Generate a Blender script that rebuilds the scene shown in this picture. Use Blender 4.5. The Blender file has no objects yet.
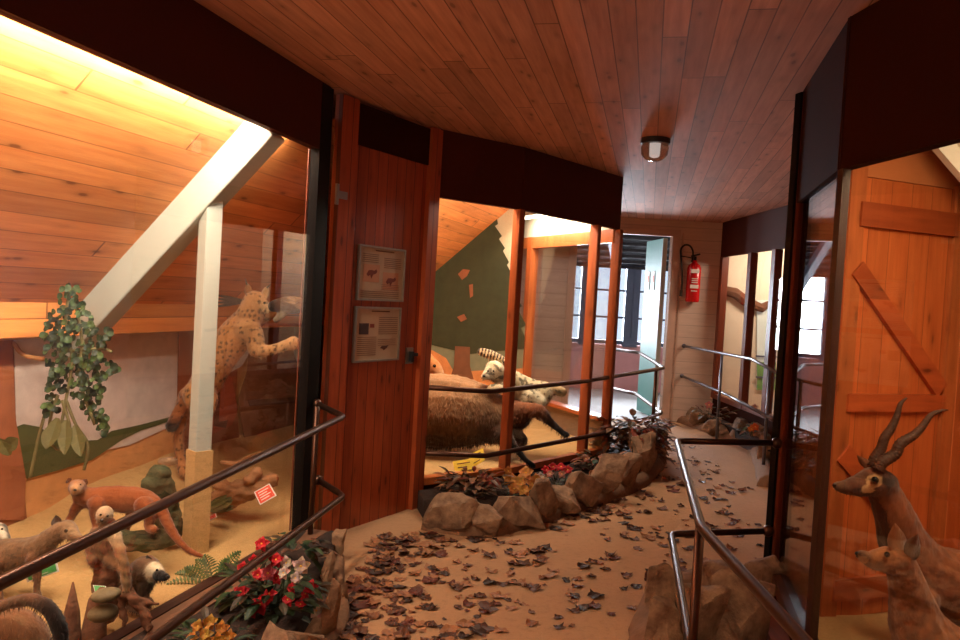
import bpy, bmesh, math, random
from mathutils import Vector, Matrix, noise, Quaternion
random.seed(7)
S = bpy.context.scene
C = S.collection
# ------------------------------------------------------------------ camera
EYE = 1.5; F = 775.0; PITCH = 1.70; ROLL = 3.3
cd = bpy.data.cameras.new('camera'); cam = bpy.data.objects.new('camera', cd); C.objects.link(cam)
cd.sensor_width = 36; cd.lens = F/960*36; cd.clip_start = .02; cd.clip_end = 200
RM = Matrix.Rotation(math.radians(90-PITCH), 3, 'X') @ Matrix.Rotation(math.radians(ROLL), 3, 'Z')
cam.matrix_world = Matrix.Translation((0, 0, EYE)) @ RM.to_4x4()
S.camera = cam
EY = Vector((0, 0, EYE))
def ray(px, py): return RM @ Vector(((px-480)/F, (320-py)/F, -1))
def at_z(px, py, z):
    r = ray(px, py); return EY + r*((z-EYE)/r.z)
def at_y(px, py, Y):
    r = ray(px, py); return EY + r*(Y/r.y)
def hit(px, py, p0, n):
    r = ray(px, py); return EY + r*((Vector(p0)-EY).dot(n)/r.dot(n))
# ------------------------------------------------------------------ node helpers
def new_mat(name):
    m = bpy.data.materials.new(name); m.use_nodes = True
    nt = m.node_tree; nt.nodes.clear()
    o = nt.nodes.new('ShaderNodeOutputMaterial'); b = nt.nodes.new('ShaderNodeBsdfPrincipled')
    nt.links.new(b.outputs[0], o.inputs[0]); return m, nt, b
class N:
    def __init__(s, nt): s.nt = nt
    def put(s, sock, v):
        if isinstance(v, bpy.types.NodeSocket): s.nt.links.new(v, sock)
        elif v is not None: sock.default_value = v
    def math(s, op, a, b=None, c=None):
        n = s.nt.nodes.new('ShaderNodeMath'); n.operation = op
        s.put(n.inputs[0], a)
        if b is not None: s.put(n.inputs[1], b)
        if c is not None: s.put(n.inputs[2], c)
        return n.outputs[0]
    def dot(s, v, w):
        n = s.nt.nodes.new('ShaderNodeVectorMath'); n.operation = 'DOT_PRODUCT'; s.put(n.inputs[0], v); n.inputs[1].default_value = w
        return n.outputs['Value']
    def comb(s, x, y, z):
        n = s.nt.nodes.new('ShaderNodeCombineXYZ'); s.put(n.inputs[0], x); s.put(n.inputs[1], y); s.put(n.inputs[2], z); return n.outputs[0]
    def noise(s, v, scale, detail=3, rough=.5):
        n = s.nt.nodes.new('ShaderNodeTexNoise'); s.put(n.inputs['Vector'], v); n.inputs['Scale'].default_value = scale
        n.inputs['Detail'].default_value = detail; n.inputs['Roughness'].default_value = rough; return n.outputs[0]
    def white(s, v):
        n = s.nt.nodes.new('ShaderNodeTexWhiteNoise'); n.noise_dimensions = '2D'; s.put(n.inputs['Vector'], v); return n.outputs['Value']
    def voro(s, v, scale):
        n = s.nt.nodes.new('ShaderNodeTexVoronoi'); s.put(n.inputs['Vector'], v); n.inputs['Scale'].default_value = scale; return n.outputs['Distance']
    def ramp(s, f, stops):
        n = s.nt.nodes.new('ShaderNodeValToRGB'); s.put(n.inputs[0], f); e = n.color_ramp.elements
        while len(e) < len(stops): e.new(.5)
        for q, (p, c) in zip(e, stops): q.position = p; q.color = (*c, 1) if len(c) == 3 else c
        return n.outputs[0]
    def mix(s, f, a, b, mode='MIX'):
        n = s.nt.nodes.new('ShaderNodeMix'); n.data_type = 'RGBA'; n.blend_type = mode
        s.put(n.inputs[0], f)
        for k, v in ((6, a), (7, b)):
            if isinstance(v, tuple): v = (*v[:3], 1)
            s.put(n.inputs[k], v)
        return n.outputs[2]
    def coord(s, out='Object'):
        return s.nt.nodes.new('ShaderNodeTexCoord').outputs[out]
    def bump(s, b, h, strength=.3, dist=.01):
        n = s.nt.nodes.new('ShaderNodeBump'); n.inputs['Strength'].default_value = strength; n.inputs['Distance'].default_value = dist
        s.put(n.inputs['Height'], h); s.nt.links.new(n.outputs[0], b.inputs['Normal'])
def lin(r, g, b):
    f = lambda c: ((c/255+.055)/1.055)**2.4 if c > 10 else c/255/12.92
    return (f(r), f(g), f(b))
def wood(name, light, dark, across, along, width=.1, length=1.3, rough=.45, groove=.06, knots=1.0, seed=0.0, spec=.4):
    m, nt, b = new_mat(name); k = N(nt); P = k.coord()
    u = k.math('ADD', k.dot(P, across), 50+seed); v = k.math('ADD', k.dot(P, along), 50)
    ub = k.math('DIVIDE', u, width); bi = k.math('FLOOR', ub); fu = k.math('FRACT', ub)
    r1 = k.white(k.comb(bi, seed, 0))
    vb = k.math('ADD', k.math('DIVIDE', v, length), k.math('MULTIPLY', r1, 7.3)); vi = k.math('FLOOR', vb); fv = k.math('FRACT', vb)
    r2 = k.white(k.comb(bi, vi, 0))
    g = k.noise(k.comb(k.math('MULTIPLY', u, 34), k.math('MULTIPLY', v, 2.2), k.math('MULTIPLY', r2, 30)), 1, 4, .6)
    wv = k.noise(k.comb(k.math('MULTIPLY', u, 7), k.math('MULTIPLY', v, 2.0), k.math('MULTIPLY', r2, 30)), 1, 2, .5)
    col = k.mix(k.math('MULTIPLY', k.math('SUBTRACT', g, .3), 1.6), light, dark)
    t = k.math('ADD', .76, k.math('MULTIPLY', r2, .36)); t = k.math('MULTIPLY', t, k.math('ADD', .86, k.math('MULTIPLY', wv, .28)))
    col = k.mix(1.0, col, k.comb(t, t, t), 'MULTIPLY')
    if knots:
        kv = k.comb(k.math('DIVIDE', u, .085), k.math('DIVIDE', v, .26), k.math('MULTIPLY', r1, 9))
        kd = k.voro(kv, 1.0)
        kk = k.ramp(kd, [(0, (1, 1, 1)), (.085, (.95,)*3), (.13, (.4,)*3), (.26, (.12,)*3), (.42, (0, 0, 0))])
        kk = k.math('MULTIPLY', kk, .75*knots)
        col = k.mix(kk, col, tuple(c*.28 for c in dark))
    gl = k.math('MAXIMUM', k.math('LESS_THAN', fu, groove), k.math('LESS_THAN', fv, .004 if length < 3 else 0))
    col = k.mix(k.math('MULTIPLY', gl, .75), col, tuple(c*.15 for c in dark))
    nt.links.new(col, b.inputs['Base Color']); b.inputs['Roughness'].default_value = rough
    b.inputs['Specular IOR Level'].default_value = spec
    k.bump(b, k.math('SUBTRACT', k.math('MULTIPLY', g, .15), gl), .35, .004)
    return m
def plain(name, col, rough=.6, metal=0, nscale=40, namp=.25, bump=.0, spec=.5, emit=None, es=1):
    m, nt, b = new_mat(name); k = N(nt)
    n = k.noise(k.coord(), nscale, 4, .6)
    c = k.mix(n, tuple(x*(1-namp) for x in col), tuple(min(1, x*(1+namp)) for x in col))
    nt.links.new(c, b.inputs['Base Color']); b.inputs['Roughness'].default_value = rough; b.inputs['Metallic'].default_value = metal
    b.inputs['Specular IOR Level'].default_value = spec
    if bump: k.bump(b, n, bump, .01)
    if emit: b.inputs['Emission Color'].default_value = (*emit, 1); b.inputs['Emission Strength'].default_value = es
    return m
def emis(name, col, s):
    m = bpy.data.materials.new(name); m.use_nodes = True; nt = m.node_tree; nt.nodes.clear()
    o = nt.nodes.new('ShaderNodeOutputMaterial'); e = nt.nodes.new('ShaderNodeEmission'); e.inputs[0].default_value = (*col, 1); e.inputs[1].default_value = s
    nt.links.new(e.outputs[0], o.inputs[0]); return m
def glass(name, tint=(1, 1, 1), refl=1.0, ior=1.5, haze=0.0):
    m = bpy.data.materials.new(name); m.use_nodes = True; nt = m.node_tree; nt.nodes.clear(); k = N(nt)
    o = nt.nodes.new('ShaderNodeOutputMaterial'); t = nt.nodes.new('ShaderNodeBsdfTransparent'); t.inputs[0].default_value = (*tint, 1)
    g = nt.nodes.new('ShaderNodeBsdfGlossy'); g.inputs['Roughness'].default_value = 0.0
    lw = nt.nodes.new('ShaderNodeFresnel'); lw.inputs[0].default_value = ior
    # front and back face of the sheet both reflect
    f = k.math('MULTIPLY', lw.outputs[0], 1.15*refl)
    f = k.math('MINIMUM', f, .92)
    mx = nt.nodes.new('ShaderNodeMixShader'); nt.links.new(f, mx.inputs[0]); nt.links.new(t.outputs[0], mx.inputs[1]); nt.links.new(g.outputs[0], mx.inputs[2])
    nt.links.new(mx.outputs[0], o.inputs[0]); return m
def fur(name, rough=.85, scale=90, contrast=.35, spec=.15):
    m, nt, b = new_mat(name); k = N(nt)
    a = nt.nodes.new('ShaderNodeAttribute'); a.attribute_name = 'Col'
    P = k.coord()
    mp = nt.nodes.new('ShaderNodeMapping'); nt.links.new(P, mp.inputs[0]); mp.inputs['Scale'].default_value = (1, 1, .35)
    n = k.noise(mp.outputs[0], scale, 5, .7)
    n2 = k.noise(P, 18, 3, .6)
    t = k.math('ADD', 1-contrast, k.math('MULTIPLY', n, 2*contrast)); t = k.math('MULTIPLY', t, k.math('ADD', .8, k.math('MULTIPLY', n2, .4)))
    c = k.mix(1.0, a.outputs['Color'], k.comb(t, t, t), 'MULTIPLY')
    nt.links.new(c, b.inputs['Base Color']); b.inputs['Roughness'].default_value = rough; b.inputs['Specular IOR Level'].default_value = spec
    b.inputs['Sheen Weight'].default_value = .25
    k.bump(b, n, .6, .006); return m
def vcol(name, rough=.7, nscale=60, namp=.2, bump=0, spec=.3):
    m, nt, b = new_mat(name); k = N(nt)
    a = nt.nodes.new('ShaderNodeAttribute'); a.attribute_name = 'Col'
    n = k.noise(k.coord(), nscale, 4, .6); t = k.math('ADD', 1-namp, k.math('MULTIPLY', n, 2*namp))
    nt.links.new(k.mix(1.0, a.outputs['Color'], k.comb(t, t, t), 'MULTIPLY'), b.inputs['Base Color'])
    b.inputs['Roughness'].default_value = rough; b.inputs['Specular IOR Level'].default_value = spec
    if bump: k.bump(b, n, bump, .01)
    return m
# ------------------------------------------------------------------ axes of the building
AX = .30
D_ = Vector((AX, 1, 0)).normalized(); E_ = Vector((-1, AX, 0)).normalized()
CX = Vector((.217, 1, 0)).normalized(); CE = Vector((1, -.217, 0)).normalized()
SLD = (E_*.7071 + Vector((0, 0, -.7071)))
M = {}
M['ceil'] = wood('ceiling_pine', lin(206, 144, 116), lin(160, 98, 74), tuple(CE), tuple(CX), .105, 2.1, .7, .05, .9)
M['slope'] = wood('attic_pine', lin(232, 152, 86), lin(196, 106, 48), tuple(SLD), tuple(D_), .11, 2.6, .5, .03, 1.1, 3.3)
M['door'] = wood('stained_pine', lin(178, 84, 44), lin(132, 54, 26), (.54, .84, 0), (0, 0, 1), .095, 9, .35, .06, 1.0, 1.7)
M['plainwood'] = wood('orange_pine', lin(196, 108, 56), lin(150, 74, 36), (1, 0, 0), (0, 0, 1), .5, 9, .35, 0, .8, 5.1)
M['darkwood'] = wood('dark_pine', lin(128, 60, 36), lin(84, 34, 18), (1, 0, 0), (0, 0, 1), .5, 9, .4, 0, .5, 2.1)
M['postwood'] = wood('post_pine', lin(150, 74, 38), lin(104, 46, 22), (1, 0, 0), (0, 0, 1), .5, 9, .4, 0, .8, 7.7)
M['rwall'] = wood('right_wall_pine', lin(226, 122, 62), lin(188, 84, 36), (.934, .357, 0), (0, 0, 1), .135, 9, .4, .025, 1.0, 8.2)
M['brace'] = wood('brace_pine', lin(190, 92, 46), lin(150, 62, 28), (0, 0, 1), (.934, .357, 0), .5, 9, .4, 0, 1.0, 4.4)
M['rframe'] = plain('case_frame_brown', lin(58, 28, 18), .45, 0, 30, .25)
M['fascia'] = plain('hardboard_brown', lin(74, 34, 22), .7, 0, 60, .12, spec=.1)
M['fasciad'] = plain('hardboard_dark', lin(54, 24, 12), .8, 0, 60, .12, spec=.03)
M['black'] = plain('black_post', lin(16, 10, 9), .6, 0, 60, .2, spec=.1)
M['rail'] = plain('dark_metal_rail', lin(84, 56, 44), .36, .85, 30, .3)
M['railgrey'] = plain('grey_metal_rail', lin(110, 108, 116), .3, .8, 30, .2)
M['white'] = plain('white_paint', lin(170, 172, 162), .5, 0, 20, .06)
M['sand_post'] = plain('sand_coated_wood', lin(190, 150, 96), .9, 0, 120, .35, .5)
M['glass'] = glass('display_glass', refl=.17)
M['glassr'] = glass('right_display_glass', refl=.75)
M['glassw'] = glass('window_glass', (.95, .98, 1))
M['metal'] = plain('bright_metal', lin(170, 165, 150), .3, .9, 40, .2)
M['red'] = plain('red_paint', lin(200, 22, 26), .25, 0, 30, .08)
M['rubber'] = plain('black_rubber', lin(22, 20, 22), .5, 0, 40, .2)
M['paper'] = plain('white_paper', lin(225, 215, 205), .6, 0, 30, .05)
M['green'] = plain('green_door_paint', lin(72, 132, 124), .5, 0, 15, .08)
M['pink'] = plain('pink_wall', lin(190, 140, 142), .8, 0, 8, .12)
M['bluewood'] = plain('blue_grey_wood', lin(58, 72, 98), .5, 0, 20, .2)
M['thatch'] = plain('dark_shingle', lin(46, 46, 52), .9, 0, 14, .9, .8)
M['leaf'] = vcol('leaf_green', .5, 40, .35, .2)
M['petal'] = vcol('petal', .6, 60, .15)
PD = .62
M['fur'] = fur('fur'); M['vcol'] = vcol('painted', .8, 11, .3)
M['eye'] = plain('glass_eye', lin(20, 12, 8), .08, 0, 40, .1)
M['nose'] = plain('dark_nose', lin(24, 18, 16), .35, 0, 40, .2)
M['horn'] = plain('horn', lin(70, 46, 32), .6, 0, 60, .35, .4, spec=.25)
M['bark'] = plain('bark', lin(108, 66, 42), .9, 0, 34, .5, .9)
M['moss'] = plain('mossy_bark', lin(66, 66, 38), .9, 0, 30, .6, .9)
M['drift'] = plain('driftwood', lin(150, 100, 62), .85, 0, 26, .5, .9)
M['soil'] = plain('dark_soil', lin(50, 31, 22), .95, 0, 60, .5, .8)
M['rope'] = plain('rope', lin(176, 122, 70), .9, 0, 160, .35, .6)
M['card_red'] = plain('red_card', lin(226, 74, 48), .6, 0, 30, .04)
M['card_green'] = plain('green_card', lin(60, 150, 74), .6, 0, 30, .04)
M['card_yellow'] = plain('yellow_card', lin(246, 214, 66), .6, 0, 30, .04)
M['ink'] = plain('printed_ink', lin(90, 50, 36), .7, 0, 30, .1)
M['palewhite'] = plain('pale_ceiling', lin(232, 222, 200), .8, 0, 10, .05)
M['tube'] = emis('fluorescent_tube', (1, .86, .62), 14)
M['fungus'] = plain('bracket_fungus', lin(112, 96, 66), .7, 0, 50, .3, .4)
def sandmat():
    m, nt, b = new_mat('display_sand'); k = N(nt); P = k.coord()
    n = k.noise(P, 60, 5, .7); n2 = k.noise(P, 5, 4, .6)
    c = k.mix(n, lin(176, 132, 78), lin(230, 190, 124)); c = k.mix(k.math('MULTIPLY', n2, .5), c, lin(160, 112, 66))
    nt.links.new(c, b.inputs['Base Color']); b.inputs['Roughness'].default_value = .95; k.bump(b, n, .7, .012); return m
M['sand'] = sandmat()
def floormat():
    m, nt, b = new_mat('dusty_floor'); k = N(nt); P = k.coord()
    n = k.noise(P, 2.2, 5, .65); n2 = k.noise(P, 28, 5, .7); n3 = k.noise(P, 150, 3, .7)
    c = k.mix(n, lin(182, 132, 90), lin(142, 98, 66)); c = k.mix(k.ramp(n2, [(.5, (0, 0, 0)), (.72, (.7,)*3)]), c, lin(132, 88, 58))
    c = k.mix(k.math('MULTIPLY', n3, .3), c, lin(236, 192, 144))
    nt.links.new(c, b.inputs['Base Color']); b.inputs['Roughness'].default_value = .85; k.bump(b, k.math('ADD', n2, k.math('MULTIPLY', n3, .4)), .5, .012); return m
M['floor'] = floormat()
def rockmat():
    m, nt, b = new_mat('rough_stone'); k = N(nt); P = k.coord()
    n = k.noise(P, 9, 6, .65); n2 = k.noise(P, 45, 4, .7)
    c = k.mix(k.ramp(n, [(.35, (0, 0, 0)), (.65, (1, 1, 1))]), lin(112, 80, 58), lin(178, 140, 106)); c = k.mix(k.math('MULTIPLY', n2, .4), c, lin(84, 60, 48))
    nt.links.new(c, b.inputs['Base Color']); b.inputs['Roughness'].default_value = .9; k.bump(b, k.math('ADD', n, k.math('MULTIPLY', n2, .4)), .7, .03); return m
M['rock'] = rockmat()
def farwall():
    m, nt, b = new_mat('washed_plank_wall'); k = N(nt); P = k.coord()
    z = k.dot(P, (0, 0, 1)); x = k.dot(P, (1, 0, 0))
    f = k.math('FRACT', k.math('DIVIDE', z, .16)); g = k.math('LESS_THAN', f, .05)
    n = k.noise(k.comb(k.math('MULTIPLY', x, 3), 0, k.math('MULTIPLY', z, 22)), 1, 5, .6)
    c = k.mix(n, lin(226, 200, 182), lin(190, 160, 140)); c = k.mix(k.math('MULTIPLY', g, .35), c, lin(96, 66, 52))
    nt.links.new(c, b.inputs['Base Color']); b.inputs['Roughness'].default_value = .7; return m
M['farwall'] = farwall()
# ------------------------------------------------------------------ object helpers
def tag(o, label=None, cat=None, group=None, kind=None):
    if label: o['label'] = label
    if cat: o['category'] = cat
    if group: o['group'] = group
    if kind: o['kind'] = kind
    return o
def empty(name, loc, label=None, cat=None, group=None, rz=0):
    o = bpy.data.objects.new(name, None); C.objects.link(o); o.location = loc; o.rotation_euler = (0, 0, rz); o.empty_display_size = .1
    return tag(o, label, cat, group)
def wloc(o):
    v = Vector((0, 0, 0))
    while o: v += o.location; o = o.parent
    return v
def catmull(pts, n=6):
    out = []
    for i in range(len(pts)-1):
        p0 = pts[max(0, i-1)]; p1 = pts[i]; p2 = pts[i+1]; p3 = pts[min(len(pts)-1, i+2)]
        for j in range(n):
            t = j/n
            out.append(tuple(.5*((2*b)+(-a+c)*t+(2*a-5*b+4*c-d)*t*t+(-a+3*b-3*c+d)*t**3) for a, b, c, d in zip(p0, p1, p2, p3)))
    out.append(tuple(pts[-1])); return out
class MB:
    def __init__(s): s.v = []; s.f = []; s.c = []; s.col = None
    def add(s, vs, fs, col=None):
        k = len(s.v); s.v += [Vector(v) for v in vs]; s.f += [tuple(i+k for i in f) for f in fs]
        s.c += [col or s.col or (1, 1, 1)]*len(vs); return s
    def box8(s, a):  # 8 corners: bottom 4 ccw, top 4 ccw
        return s.add(a, [(3, 2, 1, 0), (4, 5, 6, 7), (0, 1, 5, 4), (1, 2, 6, 5), (2, 3, 7, 6), (3, 0, 4, 7)])
    def box(s, c, d, rz=0, R=None):
        R = R or Matrix.Rotation(rz, 3, 'Z'); c = Vector(c); x, y, z = [q/2 for q in d]
        return s.box8([c + R @ Vector(p) for p in ((-x, -y, -z), (x, -y, -z), (x, y, -z), (-x, y, -z), (-x, -y, z), (x, -y, z), (x, y, z), (-x, y, z))])
    def fbox(s, fr, u0, u1, n0, n1, z0, z1):
        o, u, n = fr; Z = Vector((0, 0, 1))
        P = lambda a, b, c: o+u*a+n*b+Z*c
        return s.box8([P(u0, n0, z0), P(u1, n0, z0), P(u1, n1, z0), P(u0, n1, z0), P(u0, n0, z1), P(u1, n0, z1), P(u1, n1, z1), P(u0, n1, z1)])
    def bar(s, p, q, w, h=None, up=(0, 0, 1)):
        h = h or w; p = Vector(p); q = Vector(q); d = (q-p).normalized(); x = d.cross(Vector(up))
        if x.length < 1e-4: x = d.cross(Vector((0, 1, 0)))
        x.normalize(); y = x.cross(d).normalized(); a = []
        for b in (p, q):
            for sx, sy in ((-1, -1), (1, -1), (1, 1), (-1, 1)): a.append(b+x*sx*w/2+y*sy*h/2)
        return s.add(a, [(0, 1, 2, 3), (7, 6, 5, 4), (0, 4, 5, 1), (1, 5, 6, 2), (2, 6, 7, 3), (3, 7, 4, 0)])
    def tube(s, pts, r, seg=10, col=None, flat=1.0, flatdir=None):
        pts = [Vector(p) for p in pts]; n = len(pts); rs = r if isinstance(r, (list, tuple)) else [r]*n
        vs = []; prev = None
        for i, p in enumerate(pts):
            d = (pts[min(i+1, n-1)]-pts[max(i-1, 0)])
            if d.length < 1e-7: d = Vector((0, 0, 1))
            d.normalize()
            if prev is None:
                x = d.cross(Vector((0, 0, 1)));  x = x if x.length > .1 else d.cross(Vector((0, 1, 0)))
            else: x = prev-d*prev.dot(d)
            x.normalize(); prev = x; y = d.cross(x)
            for k in range(seg):
                a = 2*math.pi*k/seg; o = (x*math.cos(a)+y*math.sin(a))*rs[i]
                if flatdir is not None: o -= flatdir*o.dot(flatdir)*(1-flat)
                vs.append(p+o)
        fs = [(i*seg+k, i*seg+(k+1) % seg, (i+1)*seg+(k+1) % seg, (i+1)*seg+k) for i in range(n-1) for k in range(seg)]
        fs += [tuple(reversed(range(seg))), tuple(range((n-1)*seg, n*seg))]
        return s.add(vs, fs, col)
    def capsule(s, pts, rs, seg=12):  # rounded ends, smooth path; pts 3D, rs radii
        q = catmull([(*p, r) for p, r in zip(pts, rs)], 5) if len(pts) > 2 else [(*Vector(pts[0]).lerp(Vector(pts[1]), t/5), rs[0]+(rs[1]-rs[0])*t/5) for t in range(6)]
        P = [Vector(a[:3]) for a in q]; R = [max(.0015, a[3]) for a in q]
        d0 = (P[1]-P[0]).normalized(); d1 = (P[-1]-P[-2]).normalized(); a = []; b = []
        for t in (.02, .35, .65, .87): a.append((P[0]-d0*R[0]*math.sqrt(1-t*t), R[0]*t)); b.append((P[-1]+d1*R[-1]*math.sqrt(1-t*t), R[-1]*t))
        a = a+[(p, r) for p, r in zip(P, R)]+b[::-1]
        return s.tube([x[0] for x in a], [x[1] for x in a], seg)
    def ball(s, c, r, R=None, seg=12, ring=8, col=None):
        c = Vector(c); r = Vector(r) if not isinstance(r, (int, float)) else Vector((r, r, r)); vs = [];
        for i in range(ring+1):
            th = math.pi*i/ring*.998+.003
            for k in range(seg):
                a = 2*math.pi*k/seg; q = Vector((math.sin(th)*math.cos(a)*r.x, math.sin(th)*math.sin(a)*r.y, math.cos(th)*r.z))
                vs.append(c+(R @ q if R else q))
        fs = [(i*seg+k, (i+1)*seg+k, (i+1)*seg+(k+1) % seg, i*seg+(k+1) % seg) for i in range(ring) for k in range(seg)]
        fs += [tuple(range(seg)), tuple(reversed(range(ring*seg, ring*seg+seg)))]
        return s.add(vs, fs, col)
    def poly(s, pts, n=None, th=.004, col=None):
        pts = [Vector(p) for p in pts]; k = len(pts)
        if n is None: return s.add(pts, [tuple(range(k))], col)
        n = Vector(n)
        return s.add(pts+[p-n*th for p in pts], [tuple(range(k)), tuple(reversed(range(k, 2*k)))]+[(i, i+k, (i+1) % k+k, (i+1) % k) for i in range(k)], col)
    def build(s, name, mat, parent=None, smooth=False, bevel=0, label=None, cat=None, group=None, kind=None, loc=None, keepmesh=False):
        base = Vector(loc) if loc is not None else Vector((0, 0, 0))
        w = wloc(parent) if parent else Vector((0, 0, 0))
        off = w+base if parent else base
        me = bpy.data.meshes.new(name); me.from_pydata([v-off for v in s.v], [], s.f)
        ca = me.color_attributes.new('Col', 'FLOAT_COLOR', 'POINT')
        for i, c in enumerate(s.c): ca.data[i].color = (*c[:3], 1)
        bm = bmesh.new(); bm.from_mesh(me)
        bmesh.ops.recalc_face_normals(bm, faces=bm.faces)
        if bevel: bmesh.ops.bevel(bm, geom=bm.edges[:], offset=bevel, segments=2, affect='EDGES', clamp_overlap=True)
        bm.to_mesh(me); bm.free()
        if smooth: me.polygons.foreach_set('use_smooth', [True]*len(me.polygons))
        o = bpy.data.objects.new(name, me); C.objects.link(o)
        if parent: o.parent = parent
        o.location = base
        me.materials.append(mat if not isinstance(mat, str) else M[mat]); tag(o, label, cat, group, kind); return o
def proj(p):
    q = RM.transposed() @ (Vector(p)-EY); return 480+F*q.x/-q.z, 320-F*q.y/-q.z
def pxd(co, x, y, ax=1, ay=1):
    a, b = proj(co); return math.hypot((a-x)/ax, (b-y)/ay)
def frame(p, q, out):  # wall frame: origin p, u along p->q, n towards 'out'
    p = Vector((p[0], p[1], 0)); q = Vector((q[0], q[1], 0)); u = (q-p).normalized(); n = Vector((u.y, -u.x, 0))
    if n.dot(Vector((out[0], out[1], 0))-p) < 0: n = -n
    return p, u, n
def wallpx(fr, px, py, off=0):
    h = hit(px, py, fr[0]+fr[2]*off, fr[2]); d = h-fr[0]; return d.dot(fr[1]), h.z
# ================================================================== PLAN
def LX(y): return -2.106+.259*y
L0 = (LX(.6), .6); L1 = (LX(4.48), 4.48)
DA = (-.885, 4.60); DB = (-.375, 5.42)
A = (-.355, 5.45); B = (.252, 5.92); Cc = (.958, 6.75); Dd = (1.20, 7.03)
BK = (-.1, 9.9)
P1 = (1.605, 4.0); P2 = (1.366, 3.0); P3 = (1.50, 2.05); P4 = (1.62, 1.2)
YF = 10.2; ZC = 2.65
F1 = (3.11, 10.15); F4 = (3.19, 8.1); F5 = (3.25, 6.4)
POST = at_z(195, 553, .05)
TOPZ = at_y(208, 205, POST.y).z
def roofz(p):  # left attic slope
    t = (Vector((p[0], p[1], 0))-Vector((POST.x, POST.y, 0))).dot(E_); return TOPZ+.2-t
KT = .93; KZ = TOPZ+.2-KT
POST0 = Vector((POST.x, POST.y, 0))
# ------------------------------------------------------------------ SHELL
MB().poly([(-6, -3, 0), (6, -3, 0), (6, YF, 0), (-6, YF, 0)], (0, 0, 1), .1).build('floor', 'floor', kind='structure')
MB().poly([(-6, -3, ZC+.08), (6, -3, ZC+.08), (6, YF, ZC+.08), (-6, YF, ZC+.08)], (0, 0, 1), .08).build('ceiling', 'ceil', kind='structure')
def slope_pt(t, s, lift=0): p = POST0+E_*t+D_*s; return Vector((p.x, p.y, TOPZ+.2-t+lift))
def bound_t(s_):  # where the sloping roof meets the front of the cases
    best = -.6; o = POST0+D_*s_
    for (a, b) in ((L0, L1), (L1, DA), (DA, DB), (DB, A)):
        a = Vector((*a, 0)); b = Vector((*b, 0)); d = b-a; den = E_.x*d.y-E_.y*d.x
        if a is not None and abs(den) > 1e-6:
            w_ = a-o; t = (w_.x*d.y-w_.y*d.x)/den; k = (w_.x*E_.y-w_.y*E_.x)/den
            if -.6 < k < 1.02 or (a.y < .7 and k <= 0): best = max(best, t+.05)
    return best
sl = MB(); vs = []; ss = [-5.5+i*.1 for i in range(126)]
for s_ in ss:
    tb = bound_t(s_); vs += [slope_pt(tb, s_), slope_pt(1.1, s_), slope_pt(tb, s_, .06), slope_pt(1.1, s_, .06)]
fs = []
for i in range(len(ss)-1):
    k = 4*i; fs += [(k, k+4, k+5, k+1), (k+2, k+3, k+7, k+6), (k, k+2, k+6, k+4), (k+1, k+5, k+7, k+3)]
sl.add(vs, fs).build('ceiling_slope_left', 'slope', kind='structure')
KW0 = POST0+E_*KT-D_*6; KW1 = POST0+E_*KT+D_*7
frK = frame(KW0, KW1, (0, 3))
MB().fbox(frK, 0, 13, -.06, 0, 0, KZ+.02).build('wall_left', plain('knee_wall_paint', lin(168, 128, 92), .8, 0, 12, .15), kind='structure')
kb0 = POST0+E_*(KT-.17)-D_*5.4; kb1 = POST0+E_*(KT-.17)+D_*3.2
frB = frame(kb0, kb1, (0, 3))
MB().fbox(frB, 0, 8.6, -.02, 0, KZ-.01, KZ+.175).build('trim_2', wood('attic_band', lin(240, 156, 84), lin(206, 116, 54), (0, 0, 1), tuple(D_), .095, 2.2, .5, .05, 1.0, 6.6), kind='structure')
# far wall with doorway
dx0, dx1 = 1.22, at_y(662, 400, YF).x; dz = 2.44
w = MB()
w.box(((dx0-6)/2, YF+.06, 1.33), (dx0+6, .12, 2.66)); w.box(((dx1+6)/2, YF+.06, 1.33), (6-dx1, .12, 2.66)); w.box(((dx0+dx1)/2, YF+.06, (dz+2.66)/2), (dx1-dx0, .12, 2.66-dz))
w.build('wall_far', 'farwall', kind='structure')
MB().box((0, -1.6, 1.35), (12, .1, 2.7)).build('wall_back', 'door', kind='structure')
MB().box((5.2, 4.3, 1.35), (.1, 12, 2.7)).build('wall_right', 'farwall', kind='structure')
# door trim
t = MB()
for x in (dx0-.05, dx1+.05): t.box((x, YF-.012, dz/2), (.1, .03, dz))
t.box(((dx0+dx1)/2, YF-.012, dz+.04), (dx1-dx0+.2, .03, .09))
t.box((dx1+.14, YF-.006, dz/2), (.02, .015, dz+.1))
t.build('trim_1', plain('door_trim_paint', lin(196, 162, 142), .5, 0, 20, .12), kind='structure')
# green door leaf, opened into the annexe
hx, hy = dx1-.06, YF+.14
dr = empty('door_1', (hx, hy, 0)); dr['kind'] = 'structure'
lx, ly = at_y(643, 330, 11.05).x, 11.05
MB().bar((hx, hy, .02+1.2), (lx, ly, .02+1.2), .045, 2.4).build('door_panel', 'green', dr)
e = MB(); u = (Vector((lx, ly, 0))-Vector((hx, hy, 0))).normalized()
MB().box((hx-.005, hy-.03, 1.22), (.06, .012, 2.4)).build('door_edge', 'white', dr)
nn = Vector((-u.y, u.x, 0)); nn = nn if nn.x < 0 else -nn
for k, h in ((.3, .26), (.52, .26)):
    c = Vector((hx, hy, 0))+u*k+nn*.027
    MB().bar(c+Vector((0, 0, 1.86-h/2)), c+Vector((0, 0, 1.86+h/2)), .09, .006, up=nn).build('notice', 'paper', dr)
    MB().bar(c+nn*.004+Vector((0, 0, 1.84)), c+nn*.004+Vector((0, 0, 1.93)), .04, .004, up=nn).build('notice_print', 'card_red', dr)
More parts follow.
